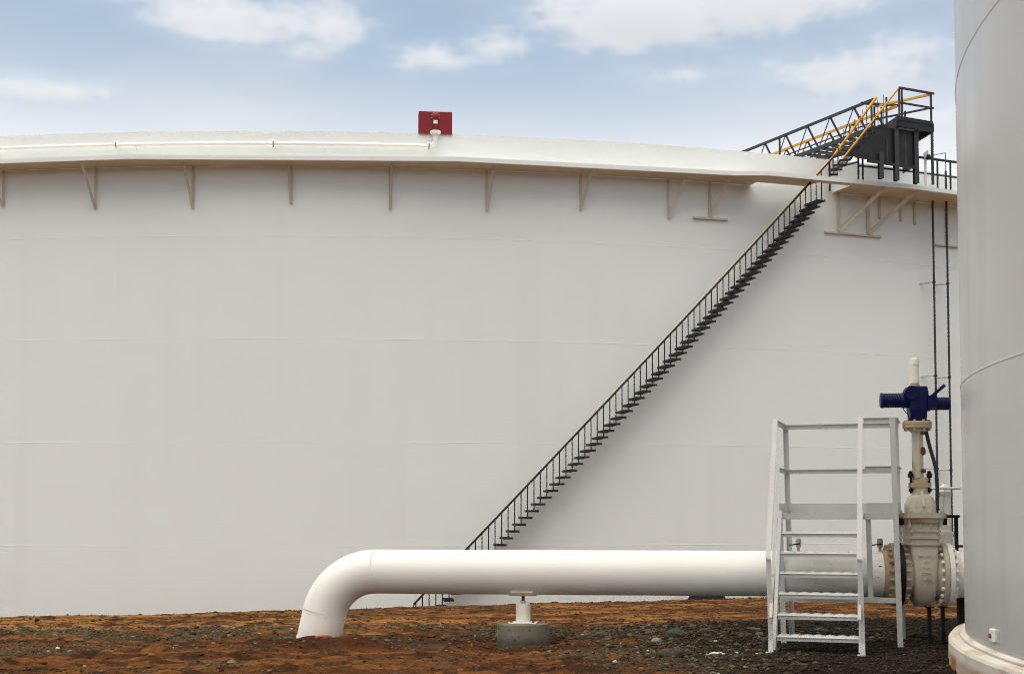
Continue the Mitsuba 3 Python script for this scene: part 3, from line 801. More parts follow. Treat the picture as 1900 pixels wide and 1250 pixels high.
# ------------------------------------------------------------------ near tank
near = thing('round_tank', 'tall pale grey round tank cut off by the right edge of the picture', 'storage tank')
NS = [0.295, 2.718, 5.706, 8.69, 11.68]
offs = [-1.02, -0.55, -0.80, -0.7]
for k in range(4):
    r = RN + 0.006 - 0.002 * k
    n_pl = 8
    for i in range(n_pl):
        a0 = offs[k] + i * 2 * math.pi / n_pl
        put(near, 'shell_plate', ring([(r - 0.02, NS[k]), (r, NS[k]), (r, NS[k + 1]), (r - 0.02, NS[k + 1])], a0, a0 + 2 * math.pi / n_pl, 40, NEAR), 'near_tank_paint', 30)
        put(near, 'weld_bead', bar(polar(a0, r, NS[k] + 0.01, NEAR), polar(a0, r, NS[k + 1] - 0.01, NEAR), 0.012, 0.006, polar(a0, 1, 0, np.zeros(3))), 'near_tank_paint', 30)
    if k:
        z0 = NS[k]
        put(near, 'weld_bead', ring([(r - 0.01, z0 - 0.010), (r + 0.004, z0 - 0.009), (r + 0.008, z0), (r + 0.004, z0 + 0.009), (r - 0.01, z0 + 0.01)], 0, 2 * math.pi, 400, NEAR), 'near_tank_paint', 30)
put(near, 'base_plate', ring([(RN - 0.1, 0.272), (RN + 0.062, 0.272), (RN + 0.062, 0.290), (RN + 0.03, 0.292), (RN + 0.008, 0.305), (RN - 0.1, 0.30)], 0, 2 * math.pi, 300, NEAR), 'ring_concrete', 30, label='rust stained bottom plate edge')
put(near, 'roof', lathe([(0, 12.9), (RN + 0.05, 11.70), (RN + 0.05, 11.66), (0, 11.66)], NEAR, (0, 0, 1), 120), 'near_tank_paint', 30)
q = on_wall(1848, 1179, NEAR, RN + 0.006)
thq = theta(q, NEAR)
for dx, mat, name in ((-0.05, 'cap_white', 'grounding_lug'), (0.07, 'near_tank_paint', 'name_plate')):
    a = thq + dx / RN
    tq, nq = np.array([math.cos(a), math.sin(a), 0]), polar(a, 1, 0, np.zeros(3))
    lug = put(near, name, oriented(rbox(0.125 if dx < 0 else 0.10, 0.03 if dx < 0 else 0.012, 0.105, 0.006), polar(a, RN + 0.02 if dx < 0 else RN + 0.01, q[2], NEAR), tq, -nq), mat, 30)
    if dx < 0:
        put(lug, 'bolt', hex_nut(polar(a, RN + 0.036, q[2] - 0.005, NEAR), nq, 0.022, 0.018), 'rust', 30)
dr_ = on_wall(1791, 1150, NEAR, RN + 0.02)
base = thing('concrete_ring', 'rust stained pale concrete ring under the near round tank', 'foundation')
ro = RN + 0.165
put(base, 'curb', ring([(RN - 1.0, -0.4), (ro + 0.01, -0.4), (ro, 0.225), (ro - 0.02, 0.25), (ro - 0.05, 0.258), (RN + 0.08, 0.268), (RN - 1.0, 0.268)], 0, 2 * math.pi, 300, NEAR), 'ring_concrete', 30)

# ------------------------------------------------------------------ pipeline
line = thing('pipeline', 'thick white pipeline crossing the foreground with an elbow into the ground', 'pipeline')
PR, PZ = 0.254, 0.786


def axis_pt(x):
    return np.array([x, 15.55 - 0.118 * (x + 1.57), PZ])


PD = np.array([1, -0.118, 0]) / math.hypot(1, 0.118)
PB = np.array([0.118, 1, 0]) / math.hypot(1, 0.118)      # away from the camera, square to the pipe
VC = axis_pt(4.532)                                     # valve centre
start = axis_pt(-1.585)
end_flange = VC - PD * 0.43


def pipe(p, q, r=PR, n=96):
    d = np.linalg.norm(np.asarray(q) - np.asarray(p))
    return lathe([(r - 0.012, 0), (r, 0), (r, d), (r - 0.012, d)], p, np.asarray(q) - np.asarray(p), n)


w1 = VC - PD * 1.19
put(line, 'run', pipe(start, w1), 'pipe_paint', 30)
put(line, 'run', pipe(w1, end_flange), 'pipe_paint', 30, label='last length with black paint specks')
ER = 0.62
turn = math.radians(78)
arc = [start - PD * ER * math.sin(a) - np.array([0, 0, ER * (1 - math.cos(a))]) for a in np.linspace(0, turn, 40)]
put(line, 'elbow', polytube(arc, PR, 96), 'pipe_paint', True)
dn = -PD * math.cos(turn) - np.array([0, 0, math.sin(turn)])
put(line, 'stub', pipe(arc[-1], arc[-1] + dn * 0.30), 'pipe_paint', 30)
put(line, 'stub', pipe(arc[-1] + dn * 0.302, arc[-1] + dn * 1.2, PR + 0.006), 'pipe_paint', 30, label='soil splashed end entering the ground')


def bead(p, d, r=PR):
    return lathe([(r - 0.008, -0.008), (r + 0.003, -0.006), (r + 0.005, 0), (r + 0.003, 0.006), (r - 0.008, 0.008)], p, d, 96)


for p, d in ((start, PD), (arc[-1], dn), (w1, PD)):
    put(line, 'weld_bead', bead(p, d), 'pipe_paint', 30)


def vent(px, py0, red):
    x = on_level(px, py0, PZ + PR)
    p = axis_pt((px - 950) / FOCAL * 14.9) + [0, 0, PR - 0.01]
    k = thing('ball_valve', 'small ball valve with dark lever on top of the pipe ' + ('behind the white steps' if not red else 'near the gate valve'), 'valve', 'small valves on top of the pipe')
    put(k, 'nipple', rod(p, p + [0, 0, 0.055], 0.016, 12), 'valve_rusty', 30)
    put(k, 'body', lathe([(0, 0), (0.026, 0.0), (0.032, 0.02), (0.032, 0.075), (0.026, 0.10), (0, 0.10)], p + [0, 0, 0.05], (0, 0, 1), 16), 'valve_paint' if not red else 'valve_rusty', 30)
    put(k, 'lever', [bar(p + [0, -0.03, 0.09], p - PD * 0.11 + [0, -0.03, 0.075], 0.02, 0.014), rod(p + [0, -0.04, 0.09], p + [0, 0.0, 0.09], 0.012, 10)], 'dark_steel', 30)


vent(1483, 1018, False)
vent(1630, 1018, True)


def flange_pair(parent_l, s, thick, mat, label=None):
    """a bolted flange ring of a 0.70 m face on the pipe's line, from s to s + thick"""
    r0 = 0.349
    return put(parent_l, 'flange', lathe([(0, 0), (r0 - 0.006, 0), (r0, 0.006), (r0, thick - 0.006), (r0 - 0.006, thick), (0, thick)], VC + PD * s, PD, 80), mat, 40, label=label)


flange_pair(line, -0.338, 0.055, 'valve_rusty', 'rusty end flange of the pipe')
put(line, 'flange_neck', lathe([(PR - 0.01, 0), (PR + 0.002, 0), (PR + 0.045, 0.095), (PR - 0.01, 0.095)], VC - PD * 0.432, PD, 80), 'valve_rusty', 30)
flange_pair(line, 0.252, 0.055, 'pipe_paint', 'white flange right of the gate valve')
put(line, 'flange_neck', lathe([(PR - 0.01, 0), (PR + 0.045, 0), (PR + 0.002, 0.095), (PR - 0.01, 0.095)], VC + PD * 0.307, PD, 80), 'pipe_paint', 30)
put(line, 'run', pipe(VC + PD * 0.402, VC + PD * 2.2), 'pipe_paint', 30, label='short length into the round tank')

# pipe support
sup = thing('pipe_support', 'adjustable pipe rest on a round concrete pier under the white pipe', 'pipe support')
sx = axis_pt(20.5 / FOCAL * 15.4)
sx = np.array([sx[0], sx[1] - 0.02, 0])
pier = trimesh.creation.cylinder(0.298, 0.5, sections=64)
pv = np.array(trimesh.creation.revolve([(0, -0.25), (0.300, -0.25), (0.298, 0.195), (0.29, 0.207), (0, 0.21)], sections=72).vertices)
pier = trimesh.creation.revolve([(0, -0.25), (0.302, -0.25), (0.301, 0.0), (0.300, 0.1), (0.298, 0.197), (0.290, 0.208), (0, 0.21)], sections=96)
pv = np.array(pier.vertices)
pv *= 1 + 0.012 * (meshkit.fbm(pv * 9, 3, 2) - 0.5)[:, None]
put(sup, 'pier', trimesh.Trimesh(pv + sx, pier.faces, process=False), 'concrete', 40)
put(sup, 'base_plate', oriented(rbox(0.32, 0.26, 0.014, 0.005), sx + [0, 0, 0.217], PD, PB), 'cap_white', 30)
for a in (-1, 1):
    for b in (-1, 1):
        put(sup, 'anchor_bolt', hex_nut(sx + PD * a * 0.125 + PB * b * 0.10 + [0, 0, 0.2245], (0, 0, 1), 0.016, 0.02), 'rust', 30)
put(sup, 'sleeve', lathe([(0, 0), (0.083, 0), (0.083, 0.205), (0.079, 0.21), (0, 0.21)], sx + [0, 0, 0.2245], (0, 0, 1), 32), 'cap_white', 30)
put(sup, 'nut', hex_nut(sx + [0, 0, 0.4352], (0, 0, 1), 0.032, 0.03), 'valve_paint', 30)
put(sup, 'threaded_rod', lathe([(0, 0), (0.02, 0)] + [(0.017 if i % 2 else 0.02, 0.004 * i) for i in range(1, 18)] + [(0, 0.072)], sx + [0, 0, 0.4655], (0, 0, 1), 16), 'rust', 30, label='rusty red threaded rod')
sad = []
for s0, s1 in ((-0.155, 0.155),):
    ang = np.linspace(-0.62, 0.62, 15)
    for r0 in (PR + 0.003, PR + 0.015):
        for e, cut in ((s0, 0.03), (s1, 0.03)):
            for a in ang:
                k = 1 - 0.2 * (abs(a) / 0.62) ** 3
                sad.append(np.array([sx[0], sx[1] + 0.02, PZ]) + PD * e * k + PB * r0 * math.sin(a) - np.array([0, 0, r0 * math.cos(a)]))
P2 = np.array(sad).reshape(2, 2, 15, 3)
fv, ff = P2.reshape(-1, 3), []
idx = lambda r, e, a: (r * 2 + e) * 15 + a
for a in range(14):
    for r in (0, 1):
        ff += [[idx(r, 0, a), idx(r, 1, a), idx(r, 1, a + 1)], [idx(r, 0, a), idx(r, 1, a + 1), idx(r, 0, a + 1)]]
    for e in (0, 1):
        ff += [[idx(0, e, a), idx(1, e, a), idx(1, e, a + 1)], [idx(0, e, a), idx(1, e, a + 1), idx(0, e, a + 1)]]
for a in (0, 14):
    ff += [[idx(0, 0, a), idx(0, 1, a), idx(1, 1, a)], [idx(0, 0, a), idx(1, 1, a), idx(1, 0, a)]]
sm = trimesh.Trimesh(fv, ff, process=False)
trimesh.repair.fix_normals(sm)
put(sup, 'saddle', sm, 'cap_white', 30)

# ------------------------------------------------------------------ gate valve with blue actuator
gv = thing('gate_valve', 'cream painted gate valve with blue electric actuator beside the near tank', 'gate valve')


def V3(s, b, z):
    return VC + PD * s + PB * b + np.array([0, 0, z - PZ])


def hull_slices(slices, corner=0.05):
    pts = []
    for z, hs, hb in slices:
        c = min(corner, hs * 0.8, hb * 0.8)
        for a in np.linspace(0, 2 * np.pi, 33)[:-1]:
            ca, sa = math.cos(a), math.sin(a)
            pts.append(V3((hs - c) * np.sign(round(ca, 6)) + c * ca, (hb - c) * np.sign(round(sa, 6)) + c * sa, z))
    return tri(m3.Manifold.hull_points(np.array(pts)))


body = put(gv, 'body', [hull_slices([(1.125, 0.150, 0.26), (0.80, 0.122, 0.315), (0.62, 0.118, 0.27), (0.50, 0.105, 0.19), (0.44, 0.08, 0.09)], 0.04), hull_slices([(1.12, 0.158, 0.27), (1.37, 0.165, 0.28)], 0.06)], 'valve_paint', 30)
put(body, 'hub', [lathe([(0, 0), (0.28, 0), (0.25, 0.07), (0.24, 0.11), (0, 0.11)], VC - PD * 0.216, PD, 60), lathe([(0, 0), (0.28, 0), (0.25, 0.06), (0.24, 0.10), (0, 0.10)], VC + PD * 0.196, -PD, 60)], 'valve_paint', 30)
for z in (1.125, 1.195, 1.268):
    put(body, 'rib', hull_slices([(z - 0.011, 0.178, 0.29), (z + 0.011, 0.178, 0.29)], 0.06), 'valve_paint', 30)
# cast lettering on the front
front = -0.315
for txt, y, h in (('POWELL', 1031, 0.030), ('20', 1041, 0.030), ('150', 1052, 0.030), ('STEEL', 1061, 0.028), ('WCB', 1070, 0.028)):
    z = EYE + (952 - y) / 167.0
    tm = meshkit.text_mesh(txt, h, 0.012, True)
    wdt = tm.bounds[1][0]
    v = np.array(tm.vertices)
    yb = -(0.262 + (1.125 - z) / (1.125 - 0.80) * (0.315 - 0.26)) - 0.004
    put(body, 'cast_letters', trimesh.Trimesh(V3(0, 0, PZ) + (v[:, :1] - wdt / 2) * PD + v[:, 1:2] * np.array([0, 0, 1]) + (yb - v[:, 2:3] + 0.008) * PB + [0, 0, z - h / 2 - PZ], tm.faces, process=False), 'valve_paint', False)
flange_pair(gv, -0.278, 0.062, 'black_paint', 'black left flange of the valve')
flange_pair(gv, 0.196, 0.052, 'valve_paint')
put(gv, 'gasket', rod(VC + PD * 0.2485, VC + PD * 0.2515, 0.335, 60), 'black_paint', 30)
put(gv, 'gasket', rod(VC - PD * 0.2825, VC - PD * 0.2785, 0.335, 60), 'black_paint', 30)
for s_in, s_out, mat in ((-0.213, -0.339, 'valve_rusty'), (0.193, 0.308, 'cap_white')):
    for i in range(20):
        a = (i + 0.5) * math.pi / 10
        o = PB * 0.312 * math.cos(a) + np.array([0, 0, 0.312 * math.sin(a)])
        if s_in < 0:
            m = [hex_nut(VC + PD * s_in + o, PD, 0.024, 0.028), rod(VC + PD * (s_out - 0.05) + o, VC + PD * (s_in + 0.055) + o, 0.014, 8), hex_nut(VC + PD * s_out + o, -PD, 0.024, 0.028)]
        else:
            m = [rod(VC + PD * (s_in - 0.03) + o, VC + PD * (s_out + 0.03) + o, 0.014, 8), hex_nut(VC + PD * s_in + o, -PD, 0.024, 0.028), hex_nut(VC + PD * s_out + o, PD, 0.024, 0.028)]
        put(gv, 'bolt', m, mat, 30)
put(gv, 'body_flange', hull_slices([(1.355, 0.205, 0.31), (1.408, 0.215, 0.32)], 0.12), 'valve_rusty', 30, label='rusty orange flange under the bonnet')
bon = put(gv, 'bonnet', [hull_slices([(1.409, 0.235, 0.335), (1.465, 0.235, 0.335)], 0.12), hull_slices([(1.46, 0.150, 0.20), (1.56, 0.150, 0.19), (1.64, 0.125, 0.15), (1.67, 0.09, 0.10)], 0.08), hull_slices([(1.66, 0.085, 0.09), (1.745, 0.088, 0.09)], 0.08)], 'valve_paint', 30)
put(bon, 'rib', slab([V3(0.0, -0.02, 1.755), V3(0.0, -0.11, 1.70), V3(0.0, -0.225, 1.54), V3(0.0, -0.02, 1.50)], 0.025), 'valve_paint', 30)
for i in range(4):
    for b in (-1, 1):
        s = -0.165 + 0.11 * i
        put(bon, 'bolt', [hex_nut(V3(s, b * 0.285, 1.466), (0, 0, 1), 0.024, 0.03), hex_nut(V3(s, b * 0.27, 1.354), (0, 0, -1), 0.022, 0.03), rod(V3(s, b * 0.278, 1.49), V3(s, b * 0.278, 1.30), 0.013, 8)], 'valve_paint', 30)
for s in (-1, 1):
    put(gv, 'corner_block', hull_slices([(1.33, 0.03, 0.10), (1.408, 0.03, 0.12)], 0.02).apply_translation(PD * s * (0.232 if s > 0 else 0.225) - PB * 0.05), 'black_paint', 30, label='black end of the bonnet flange')
put(gv, 'gland', [hull_slices([(1.746, 0.118, 0.10), (1.795, 0.118, 0.10)], 0.07), hull_slices([(1.796, 0.082, 0.09), (1.855, 0.078, 0.085)], 0.04)], 'valve_rusty', 30, label='rusty gland and packing block')
for s in (-0.105, 0.095):
    put(gv, 'gland_bolt', [rod(V3(s, -0.05, 1.68), V3(s, -0.05, 1.93), 0.013, 10), hex_nut(V3(s, -0.05, 1.855), (0, 0, 1), 0.032, 0.045), hex_nut(V3(s, -0.05, 1.90), (0, 0, 1), 0.022, 0.025), hex_nut(V3(s, -0.05, 1.735), (0, 0, -1), 0.026, 0.035)], 'black_paint', 30)
YS = -0.018
put(gv, 'yoke', lathe([(0, 0), (0.064, 0), (0.064, 0.53), (0.10, 0.56), (0.105, 0.585), (0, 0.585)], V3(YS, 0, 1.82), (0, 0, 1), 8), 'valve_paint', False)
for z, h in ((1.93, 0.05), (2.15, 0.10), (2.345, 0.035)):
    put(gv, 'rust_patch', lathe([(0, -h / 2), (0.028, -h / 3), (0.035, 0), (0.026, h / 3), (0, h / 2)], V3(YS + 0.050, -0.040, z), (0, 0, 1), 10), 'rust', 30, label='dark rust blister on the yoke')
put(gv, 'mounting_flange', [lathe([(0, 0), (0.152, 0), (0.157, 0.006), (0.157, 0.035), (0.15, 0.037), (0.157, 0.041), (0.157, 0.070), (0.152, 0.076), (0, 0.076)], V3(YS, 0, 2.404), (0, 0, 1), 40)], 'valve_rusty', 40, label='cream stained mounting flange below the actuator')
for i in range(8):
    a = (i + 0.5) * math.pi / 4
    put(gv, 'bolt', [hex_nut(V3(YS + 0.128 * math.cos(a), 0.128 * math.sin(a), 2.404), (0, 0, -1), 0.018, 0.03), hex_nut(V3(YS + 0.128 * math.cos(a), 0.128 * math.sin(a), 2.48), (0, 0, 1), 0.016, 0.016)], 'valve_rusty', 30)
act = put(gv, 'actuator', [hull_slices([(2.481, 0.088, 0.10), (2.60, 0.094, 0.12)], 0.03).apply_translation(PD * -0.015), hull_slices([(2.60, 0.105, 0.13), (2.80, 0.105, 0.13), (2.865, 0.095, 0.11)], 0.04).apply_translation(PD * -0.01),
                           lathe([(0, 0), (0.075, 0), (0.08, 0.02), (0.08, 0.15), (0.07, 0.17), (0, 0.175)], V3(-0.095, -0.16, 2.79), PB, 24)], 'blue_paint', 35, label='blue electric actuator')
put(act, 'motor', [lathe([(0, 0), (0.078, 0), (0.086, 0.012), (0.086, 0.03), (0.080, 0.035)] + [(0.083 if i % 2 else 0.078, 0.045 + 0.014 * i) for i in range(14)] + [(0.088, 0.25), (0.088, 0.30), (0, 0.30)], V3(-0.415, 0, 2.718), PD, 32)], 'blue_paint', 30, label='blue ribbed motor on the left')
put(act, 'switch_housing', lathe([(0, 0), (0.085, 0), (0.085, 0.05), (0.072, 0.06), (0.072, 0.24), (0.066, 0.265), (0.03, 0.275), (0, 0.275)], V3(0.07, 0, 2.678), PD, 32), 'blue_paint', 30, label='blue round housing on the right')
put(act, 'terminal_box', hull_slices([(2.62, 0.05, 0.06), (2.76, 0.05, 0.06)], 0.02).apply_translation(PD * 0.125 - PB * 0.10), 'blue_paint', 35)
put(act, 'lever', bar(V3(0.105, -0.12, 2.735), V3(0.262, -0.14, 2.872), 0.022, 0.034), 'blue_paint', 30, label='blue hand lever pointing up')
put(act, 'stem_nut', lathe([(0, 0), (0.056, 0), (0.056, 0.02), (0.046, 0.024), (0.046, 0.04), (0, 0.04)], V3(-0.036, 0, 2.866), (0, 0, 1), 20), 'valve_rusty', 30, label='brown nut under the stem cover')
cov = put(gv, 'stem_cover', lathe([(0, 0), (0.050, 0), (0.050, 0.05), (0.047, 0.055), (0.047, 0.195), (0, 0.195)], V3(-0.036, 0, 2.907), (0, 0, 1), 28), 'cap_white', 30, label='white tube over the valve stem')
put(cov, 'cap', lathe([(0, 0), (0.052, 0), (0.053, 0.004), (0.053, 0.065), (0.045, 0.083), (0.02, 0.09), (0, 0.09)], V3(-0.036, 0, 3.104), (0, 0, 1), 28), 'cap_white', 35)
put(gv, 'thin_cable', polytube([V3(-0.185, -0.08, 2.64), V3(-0.175, -0.10, 2.60), V3(-0.14, -0.11, 2.56), V3(-0.115, -0.11, 2.50), V3(-0.11, -0.12, 2.42)], 0.006, 6), 'black_paint', True)

cond = thing('conduit', 'dark bent cable conduit hanging from the blue actuator', 'cable')
cp = [at(px, py, 14.95) for px, py in ((1718, 800), (1721, 812), (1726, 832), (1732, 852), (1736.5, 872), (1738.5, 895), (1739, 925), (1739, 952))]
from scipy.interpolate import CubicSpline
cpi = CubicSpline(np.linspace(0, 1, len(cp)), np.array(cp))(np.linspace(0, 1, 40))
put(cond, 'hose', polytube(cpi, 0.021, 12), 'grey_steel', True)
put(cond, 'gland', rod(cpi[-1] + [0, 0, -0.05], cpi[-1] + [0, 0, 0.05], 0.03, 14), 'black_paint', 30)

# small bypass valve with handwheel behind
bv = thing('bypass_valve', 'small white valve with flat handwheel behind the gate valve', 'valve')
X0 = at(1754, 1000, 15.35)


def BP(z):
    return np.array([X0[0], X0[1], z])


put(bv, 'handwheel', polytube([BP(1.745) + [0.168 * math.cos(a), 0.168 * math.sin(a), 0] for a in np.linspace(0, 2 * np.pi, 49)[:-1]], 0.014, 10, True), 'pipe_paint', True)
for a in (0.3, 0.3 + 2.1, 0.3 + 4.2):
    put(bv, 'spoke', bar(BP(1.748), BP(1.745) + [0.162 * math.cos(a), 0.162 * math.sin(a), 0], 0.022, 0.012), 'pipe_paint', 30)
put(bv, 'stem', lathe([(0, 0), (0.05, 0), (0.055, 0.02), (0.03, 0.04), (0.02, 0.055), (0.02, 0.08), (0, 0.085)], BP(1.745), (0, 0, 1), 16), 'pipe_paint', 30)
put(bv, 'yoke', [bar(BP(1.30) + [-0.05, 0, 0], BP(1.69) + [-0.05, 0, 0], 0.03, 0.05), bar(BP(1.30) + [0.05, 0, 0], BP(1.69) + [0.05, 0, 0], 0.03, 0.05), rod(BP(1.25), BP(1.72), 0.022, 12),
                lathe([(0, 0), (0.06, 0), (0.075, 0.04), (0.06, 0.06), (0, 0.06)], BP(1.67), (0, 0, 1), 20)], 'pipe_paint', 30)
for s in (-1, 1):
    put(bv, 'bolt', hex_nut(BP(1.655) + [s * 0.075, -0.01, 0], (0, 0, 1), 0.022, 0.04), 'valve_rusty', 30)
    put(bv, 'bolt', hex_nut(BP(1.20) + [s * 0.085, -0.01, 0], (0, 0, 1), 0.022, 0.05), 'valve_rusty', 30)
put(bv, 'body', [lathe([(0, 0), (0.065, 0), (0.085, 0.06), (0.085, 0.15), (0.06, 0.24), (0, 0.24)], BP(1.06), (0, 0, 1), 24), lathe([(0, 0), (0.095, 0), (0.095, 0.035), (0, 0.035)], BP(1.215), (0, 0, 1), 24), lathe([(0, 0), (0.07, 0), (0.07, 0.06), (0, 0.06)], BP(1.26), (0, 0, 1), 20)], 'pipe_paint', 30)
put(bv, 'branch_pipe', [rod(BP(0.72), BP(1.06), 0.06, 20), rod(BP(0.80), BP(0.80) - PB * 0.32, 0.06, 20)], 'pipe_paint', 30)

br = thing('cable_bracket', 'black perforated angle bracket between gate valve and near tank', 'bracket')
ba, bb, bc = at(1748, 957.5, 15.0), at(1778, 957.5, 15.0), at(1775, 1028, 15.0)
hz = [bar(ba + [0, 0, 0.012], bb + [0, 0, 0.012], 0.04, 0.008), bar(ba - [0, 0, 0.012], bb - [0, 0, 0.012], 0.04, 0.008)]
n = 7
for i in range(n):
    q = ba + (bb - ba) * (i / (n - 1))
    hz.append(bar(q - [0, 0, 0.012], q + [0, 0, 0.012], 0.009, 0.04, (1, 0, 0)))
put(br, 'arm', hz, 'black_paint', 30)
put(br, 'upright', [bar(lift(bc, bb[2] + 0.016) - [0, 0, 0.02], bc, 0.035, 0.035, (1, 0, 0))], 'black_paint', 30)
put(br, 'switch', oriented(rbox(0.05, 0.04, 0.03, 0.006), at(1782, 1013, 15.0), (1, 0, 0), (0, 1, 0)), 'black_paint', 30)

for j, (px, w, side) in enumerate(((1722, 0.035, 'the thin left one under the gate valve'), (1746, 0.035, 'the thin middle one under the right valve flange'), (1779, 0.075, 'the thick right one next to the near tank'))):
    ps = thing('pipe_stand', 'black steel pipe stand post, ' + side, 'pipe stand', 'pipe stands under the gate valve')
    q = axis_pt((px - 950) / FOCAL * 14.78)
    top = PZ - PR - 0.004 if j == 2 else PZ - 0.353
    put(ps, 'post', bar(lift(q, 0.0 - 0.15), lift(q, top - 0.012), w, w, (1, 0, 0)), 'black_paint', 30)
    put(ps, 'cap_plate', oriented(rbox(w + 0.06, 0.16, 0.012, 0.004), lift(q, top - 0.006), PD, PB), 'black_paint', 30)

# ------------------------------------------------------------------ white access steps over the pipe
st = thing('access_steps', 'white painted steel steps with railed platform spanning the pipe', 'steps')
psi = math.radians(18)
SO = np.array([3.117, 13.75, 0.0])
su, sv = np.array([math.cos(psi), -math.sin(psi), 0]), np.array([math.sin(psi), math.cos(psi), 0])


def S(a, b, z):
    return SO + su * (a - 0.020 * (z - 0.6)) + sv * b + np.array([0, 0, z])


RUN, RISE, Z0 = 0.142, 0.211, 0.190
bz = lambda z: (z - Z0) * RUN / RISE           # where the slope line through the tread noses is at height z
PLZ = 1.455
G0 = 0.035
for k in range(6):
    z, b = Z0 + RISE * k, RUN * k
    hw, dep = 0.412, 0.20
    xs = np.linspace(-hw, hw, 113)
    wave = 0.006 + 0.010 * np.abs(np.sin((xs + hw) / (2 * hw) * np.pi * 7 + 0.6 * k))
    parts = []
    for bb_ in (0.0, 0.05, 0.10, 0.15, dep - 0.012):
        v, f = [], []
        for i, x in enumerate(xs):
            for dz, db in ((-0.004, -0.014), (wave[i], 0.010), (wave[i], 0.018), (-0.004, 0.012)):
                v.append(S(x, b + bb_ + db, z + dz))
        for i in range(len(xs) - 1):
            for j in range(4):
                o, p2 = i * 4 + j, i * 4 + (j + 1) % 4
                f += [[o, p2, p2 + 4], [o, p2 + 4, o + 4]]
        e = (len(xs) - 1) * 4
        f += [[0, 2, 1], [0, 3, 2], [e, e + 1, e + 2], [e, e + 2, e + 3]]
        parts.append(trimesh.Trimesh(np.array(v), np.array(f), process=False))
    for b0, b1 in ((0.0125, 0.05), (0.0625, 0.10), (0.1125, 0.15), (0.1625, dep - 0.012)):
        parts.append(bar(S(-hw, b + (b0 + b1) / 2, z - 0.003), S(hw, b + (b0 + b1) / 2, z - 0.003), b1 - b0, 0.004))
    t = put(st, 'tread', parts, 'step_paint', 30)
    put(t, 'nosing', bar(S(-hw, b + 0.004, z - 0.024), S(hw, b + 0.004, z - 0.024), 0.005, 0.038), 'step_paint', 30)
    put(t, 'back_lip', bar(S(-hw, b + dep - 0.004, z - 0.024), S(hw, b + dep - 0.004, z - 0.024), 0.005, 0.038), 'step_paint', 30)

W = 0.455
slope = U(S(0, bz(0.3), 0.3), S(0, bz(1.3), 1.3))
for sgn in (-1, 1):
    # stringer: channel along the slope
    a = sgn * 0.433
    put(st, 'stringer', [bar(S(a, bz(0.06) - 0.02, 0.06), S(a, bz(1.49) - 0.02, 1.49), 0.036, 0.008, np.cross(slope, su)), bar(S(a - sgn * 0.014, bz(0.06) + 0.045, 0.06), S(a - sgn * 0.014, bz(1.45) + 0.045, 1.45), 0.008, 0.10, np.cross(slope, su))], 'step_paint', 30)
    a = sgn * W
    hb = lambda z: bz(z - 1.0)
    put(st, 'handrail', [bar(S(a, hb(1.0) - 0.03, 1.0), S(a, hb(2.5) - 0.03, 2.5), 0.05, 0.007, np.cross(slope, su)), bar(S(a - 0.022, hb(1.0) - 0.005, 1.0), S(a - 0.022, hb(2.47), 2.47), 0.007, 0.05, np.cross(slope, su))], 'step_paint', 30)
    mb = lambda z: bz(z - 0.48)
    a2 = sgn * (W - 0.016)
    put(st, 'mid_rail', [bar(S(a2, mb(0.40) - 0.03, 0.40), S(a2, mb(1.98) - 0.03, 1.98), 0.034, 0.007, np.cross(slope, su)), bar(S(a2 - 0.014, mb(0.40), 0.40), S(a2 - 0.014, mb(1.96), 1.96), 0.007, 0.04, np.cross(slope, su))], 'step_paint', 30)
    pb = hb(1.0) + 0.01
    post = put(st, 'front_post', [bar(S(a, pb, G0), S(a, pb, 0.99), 0.05, 0.006, sv), bar(S(a + 0.022 * sgn, pb + 0.022, G0), S(a + 0.022 * sgn, pb + 0.022, 0.99), 0.006, 0.045, sv)], 'step_paint', 30)
    put(post, 'foot', [oriented(rbox(0.085, 0.09, 0.012, 0.004), S(a - 0.012, pb, G0 + 0.002), su, sv), slab([S(a - 0.025, pb - 0.014, 0.15), S(a + 0.025, pb - 0.014, 0.15), S(a + 0.025, pb - 0.045, G0 + 0.008), S(a - 0.025, pb - 0.045, G0 + 0.008)], 0.008)], 'step_paint', 30)

BF, BR, AR = 0.885, 1.86, 0.785
corners = {'fl': (-W, BF), 'fr': (AR, BF), 'rl': (-W, BR), 'rr': (AR, BR)}


def angle_post(a, b, z0, z1, sa, sb, w=0.055):
    return [bar(S(a, b, z0), S(a, b, z1), w, 0.006, sv), bar(S(a + sa * w / 2, b + sb * w / 2, z0), S(a + sa * w / 2, b + sb * w / 2, z1), 0.006, w, sv)]


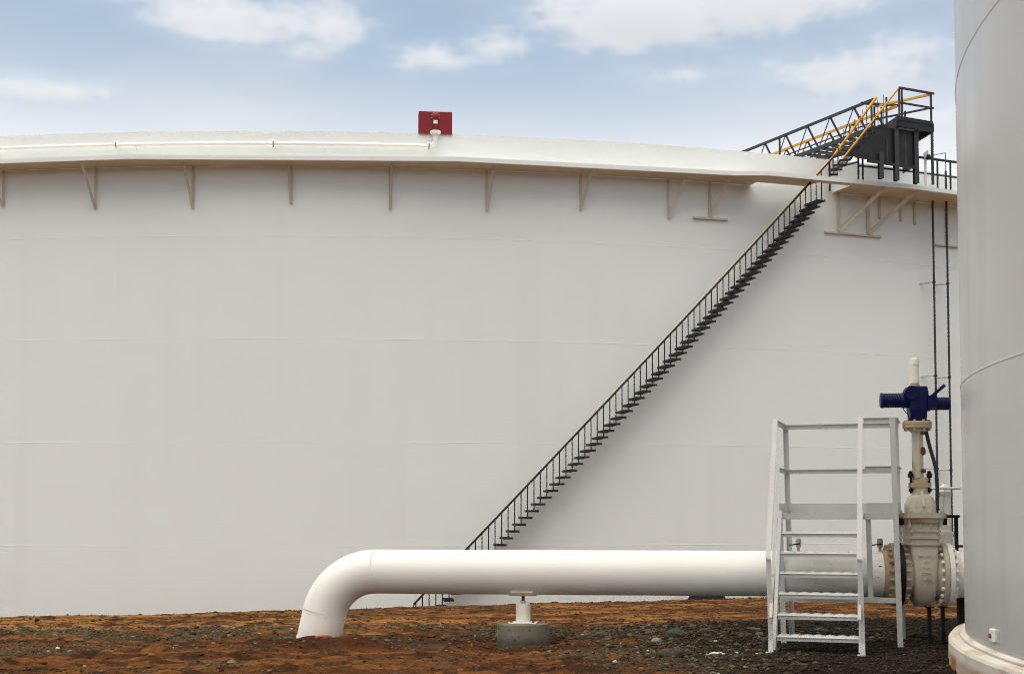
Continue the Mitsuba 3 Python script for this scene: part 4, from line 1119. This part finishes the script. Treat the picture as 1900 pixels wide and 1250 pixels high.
RZ, MZ = 2.49, 1.965
put(st, 'leg', angle_post(-W + 0.012, BF + 0.02, G0, PLZ - 0.055, -1, 1), 'step_paint', 30)
put(st, 'leg', angle_post(AR, BF, G0, RZ + 0.003, 1, 1), 'step_paint', 30)
put(st, 'leg', angle_post(-W, BR, G0, RZ, -1, -1), 'step_paint', 30)
put(st, 'leg', angle_post(AR, BR, G0, RZ, 1, -1), 'step_paint', 30, label='rear right leg with rust stains')
put(st, 'leg', angle_post(W + 0.04, BF + 0.03, G0 + 0.5, PLZ - 0.055, 1, 1, 0.05), 'step_paint', 30)
for z, h, nm in ((RZ - 0.028, 0.05, 'top_rail'), (MZ - 0.025, 0.045, 'mid_rail')):
    for p, q in (((-W, BR - 0.035), (AR - 0.01, BR - 0.035)), ((-W - 0.008, BF - 0.0), (-W - 0.008, BR - 0.03)), ((AR + 0.035, BF + 0.03), (AR + 0.035, BR - 0.03)), ((W + 0.03, BF + 0.008), (AR - 0.03, BF + 0.008))):
        A0, A1 = S(p[0], p[1], z), S(q[0], q[1], z)
        wd = 0.006
        put(st, nm, [bar(A0, A1, wd, h), bar(A0 + [0, 0, h / 2 + 0.003], A1 + [0, 0, h / 2 + 0.003], 0.045, 0.006)], 'step_paint', 30)
TBZ = PLZ + 0.065
for p, q in (((-W, BR - 0.045), (AR, BR - 0.045)), ((AR + 0.025, BF + 0.03), (AR + 0.025, BR)), ((W + 0.03, BF + 0.010), (AR - 0.03, BF + 0.010)), ((-W + 0.002, BF + 0.05), (-W + 0.002, BR))):
    put(st, 'toe_board', bar(S(p[0], p[1], TBZ), S(q[0], q[1], TBZ), 0.006, 0.105), 'step_paint', 30)
# platform frame and grating
for p, q in (((-W + 0.03, BF - 0.006), (AR - 0.028, BF - 0.006)), ((-W + 0.03, BR - 0.06), (AR, BR - 0.06)), ((-W + 0.018, BF), (-W + 0.018, BR)), ((AR + 0.012, BF + 0.03), (AR + 0.012, BR))):
    put(st, 'platform_beam', bar(S(p[0], p[1], PLZ - 0.032), S(q[0], q[1], PLZ - 0.032), 0.008, 0.062), 'step_paint', 30)
gbars = []
for i in range(31):
    a = -W + 0.04 + (AR + W - 0.06) * i / 30
    gbars.append(bar(S(a, BF + 0.0, PLZ - 0.004), S(a, BR - 0.065, PLZ - 0.004), 0.006, 0.026))
for i in range(9):
    b = BF + 0.02 + 0.105 * i
    gbars.append(bar(S(-W + 0.03, b, PLZ - 0.006), S(AR - 0.01, b, PLZ - 0.006), 0.008, 0.018))
put(st, 'grating', gbars, 'step_paint', False)
put(st, 'tie_beam', [bar(S(-W + 0.04, BF + 0.0, 0.525), S(AR - 0.03, BF + 0.0, 0.525), 0.006, 0.05), bar(S(-W + 0.04, BF + 0.02, 0.552), S(AR - 0.03, BF + 0.02, 0.552), 0.045, 0.006)], 'step_paint', 30)
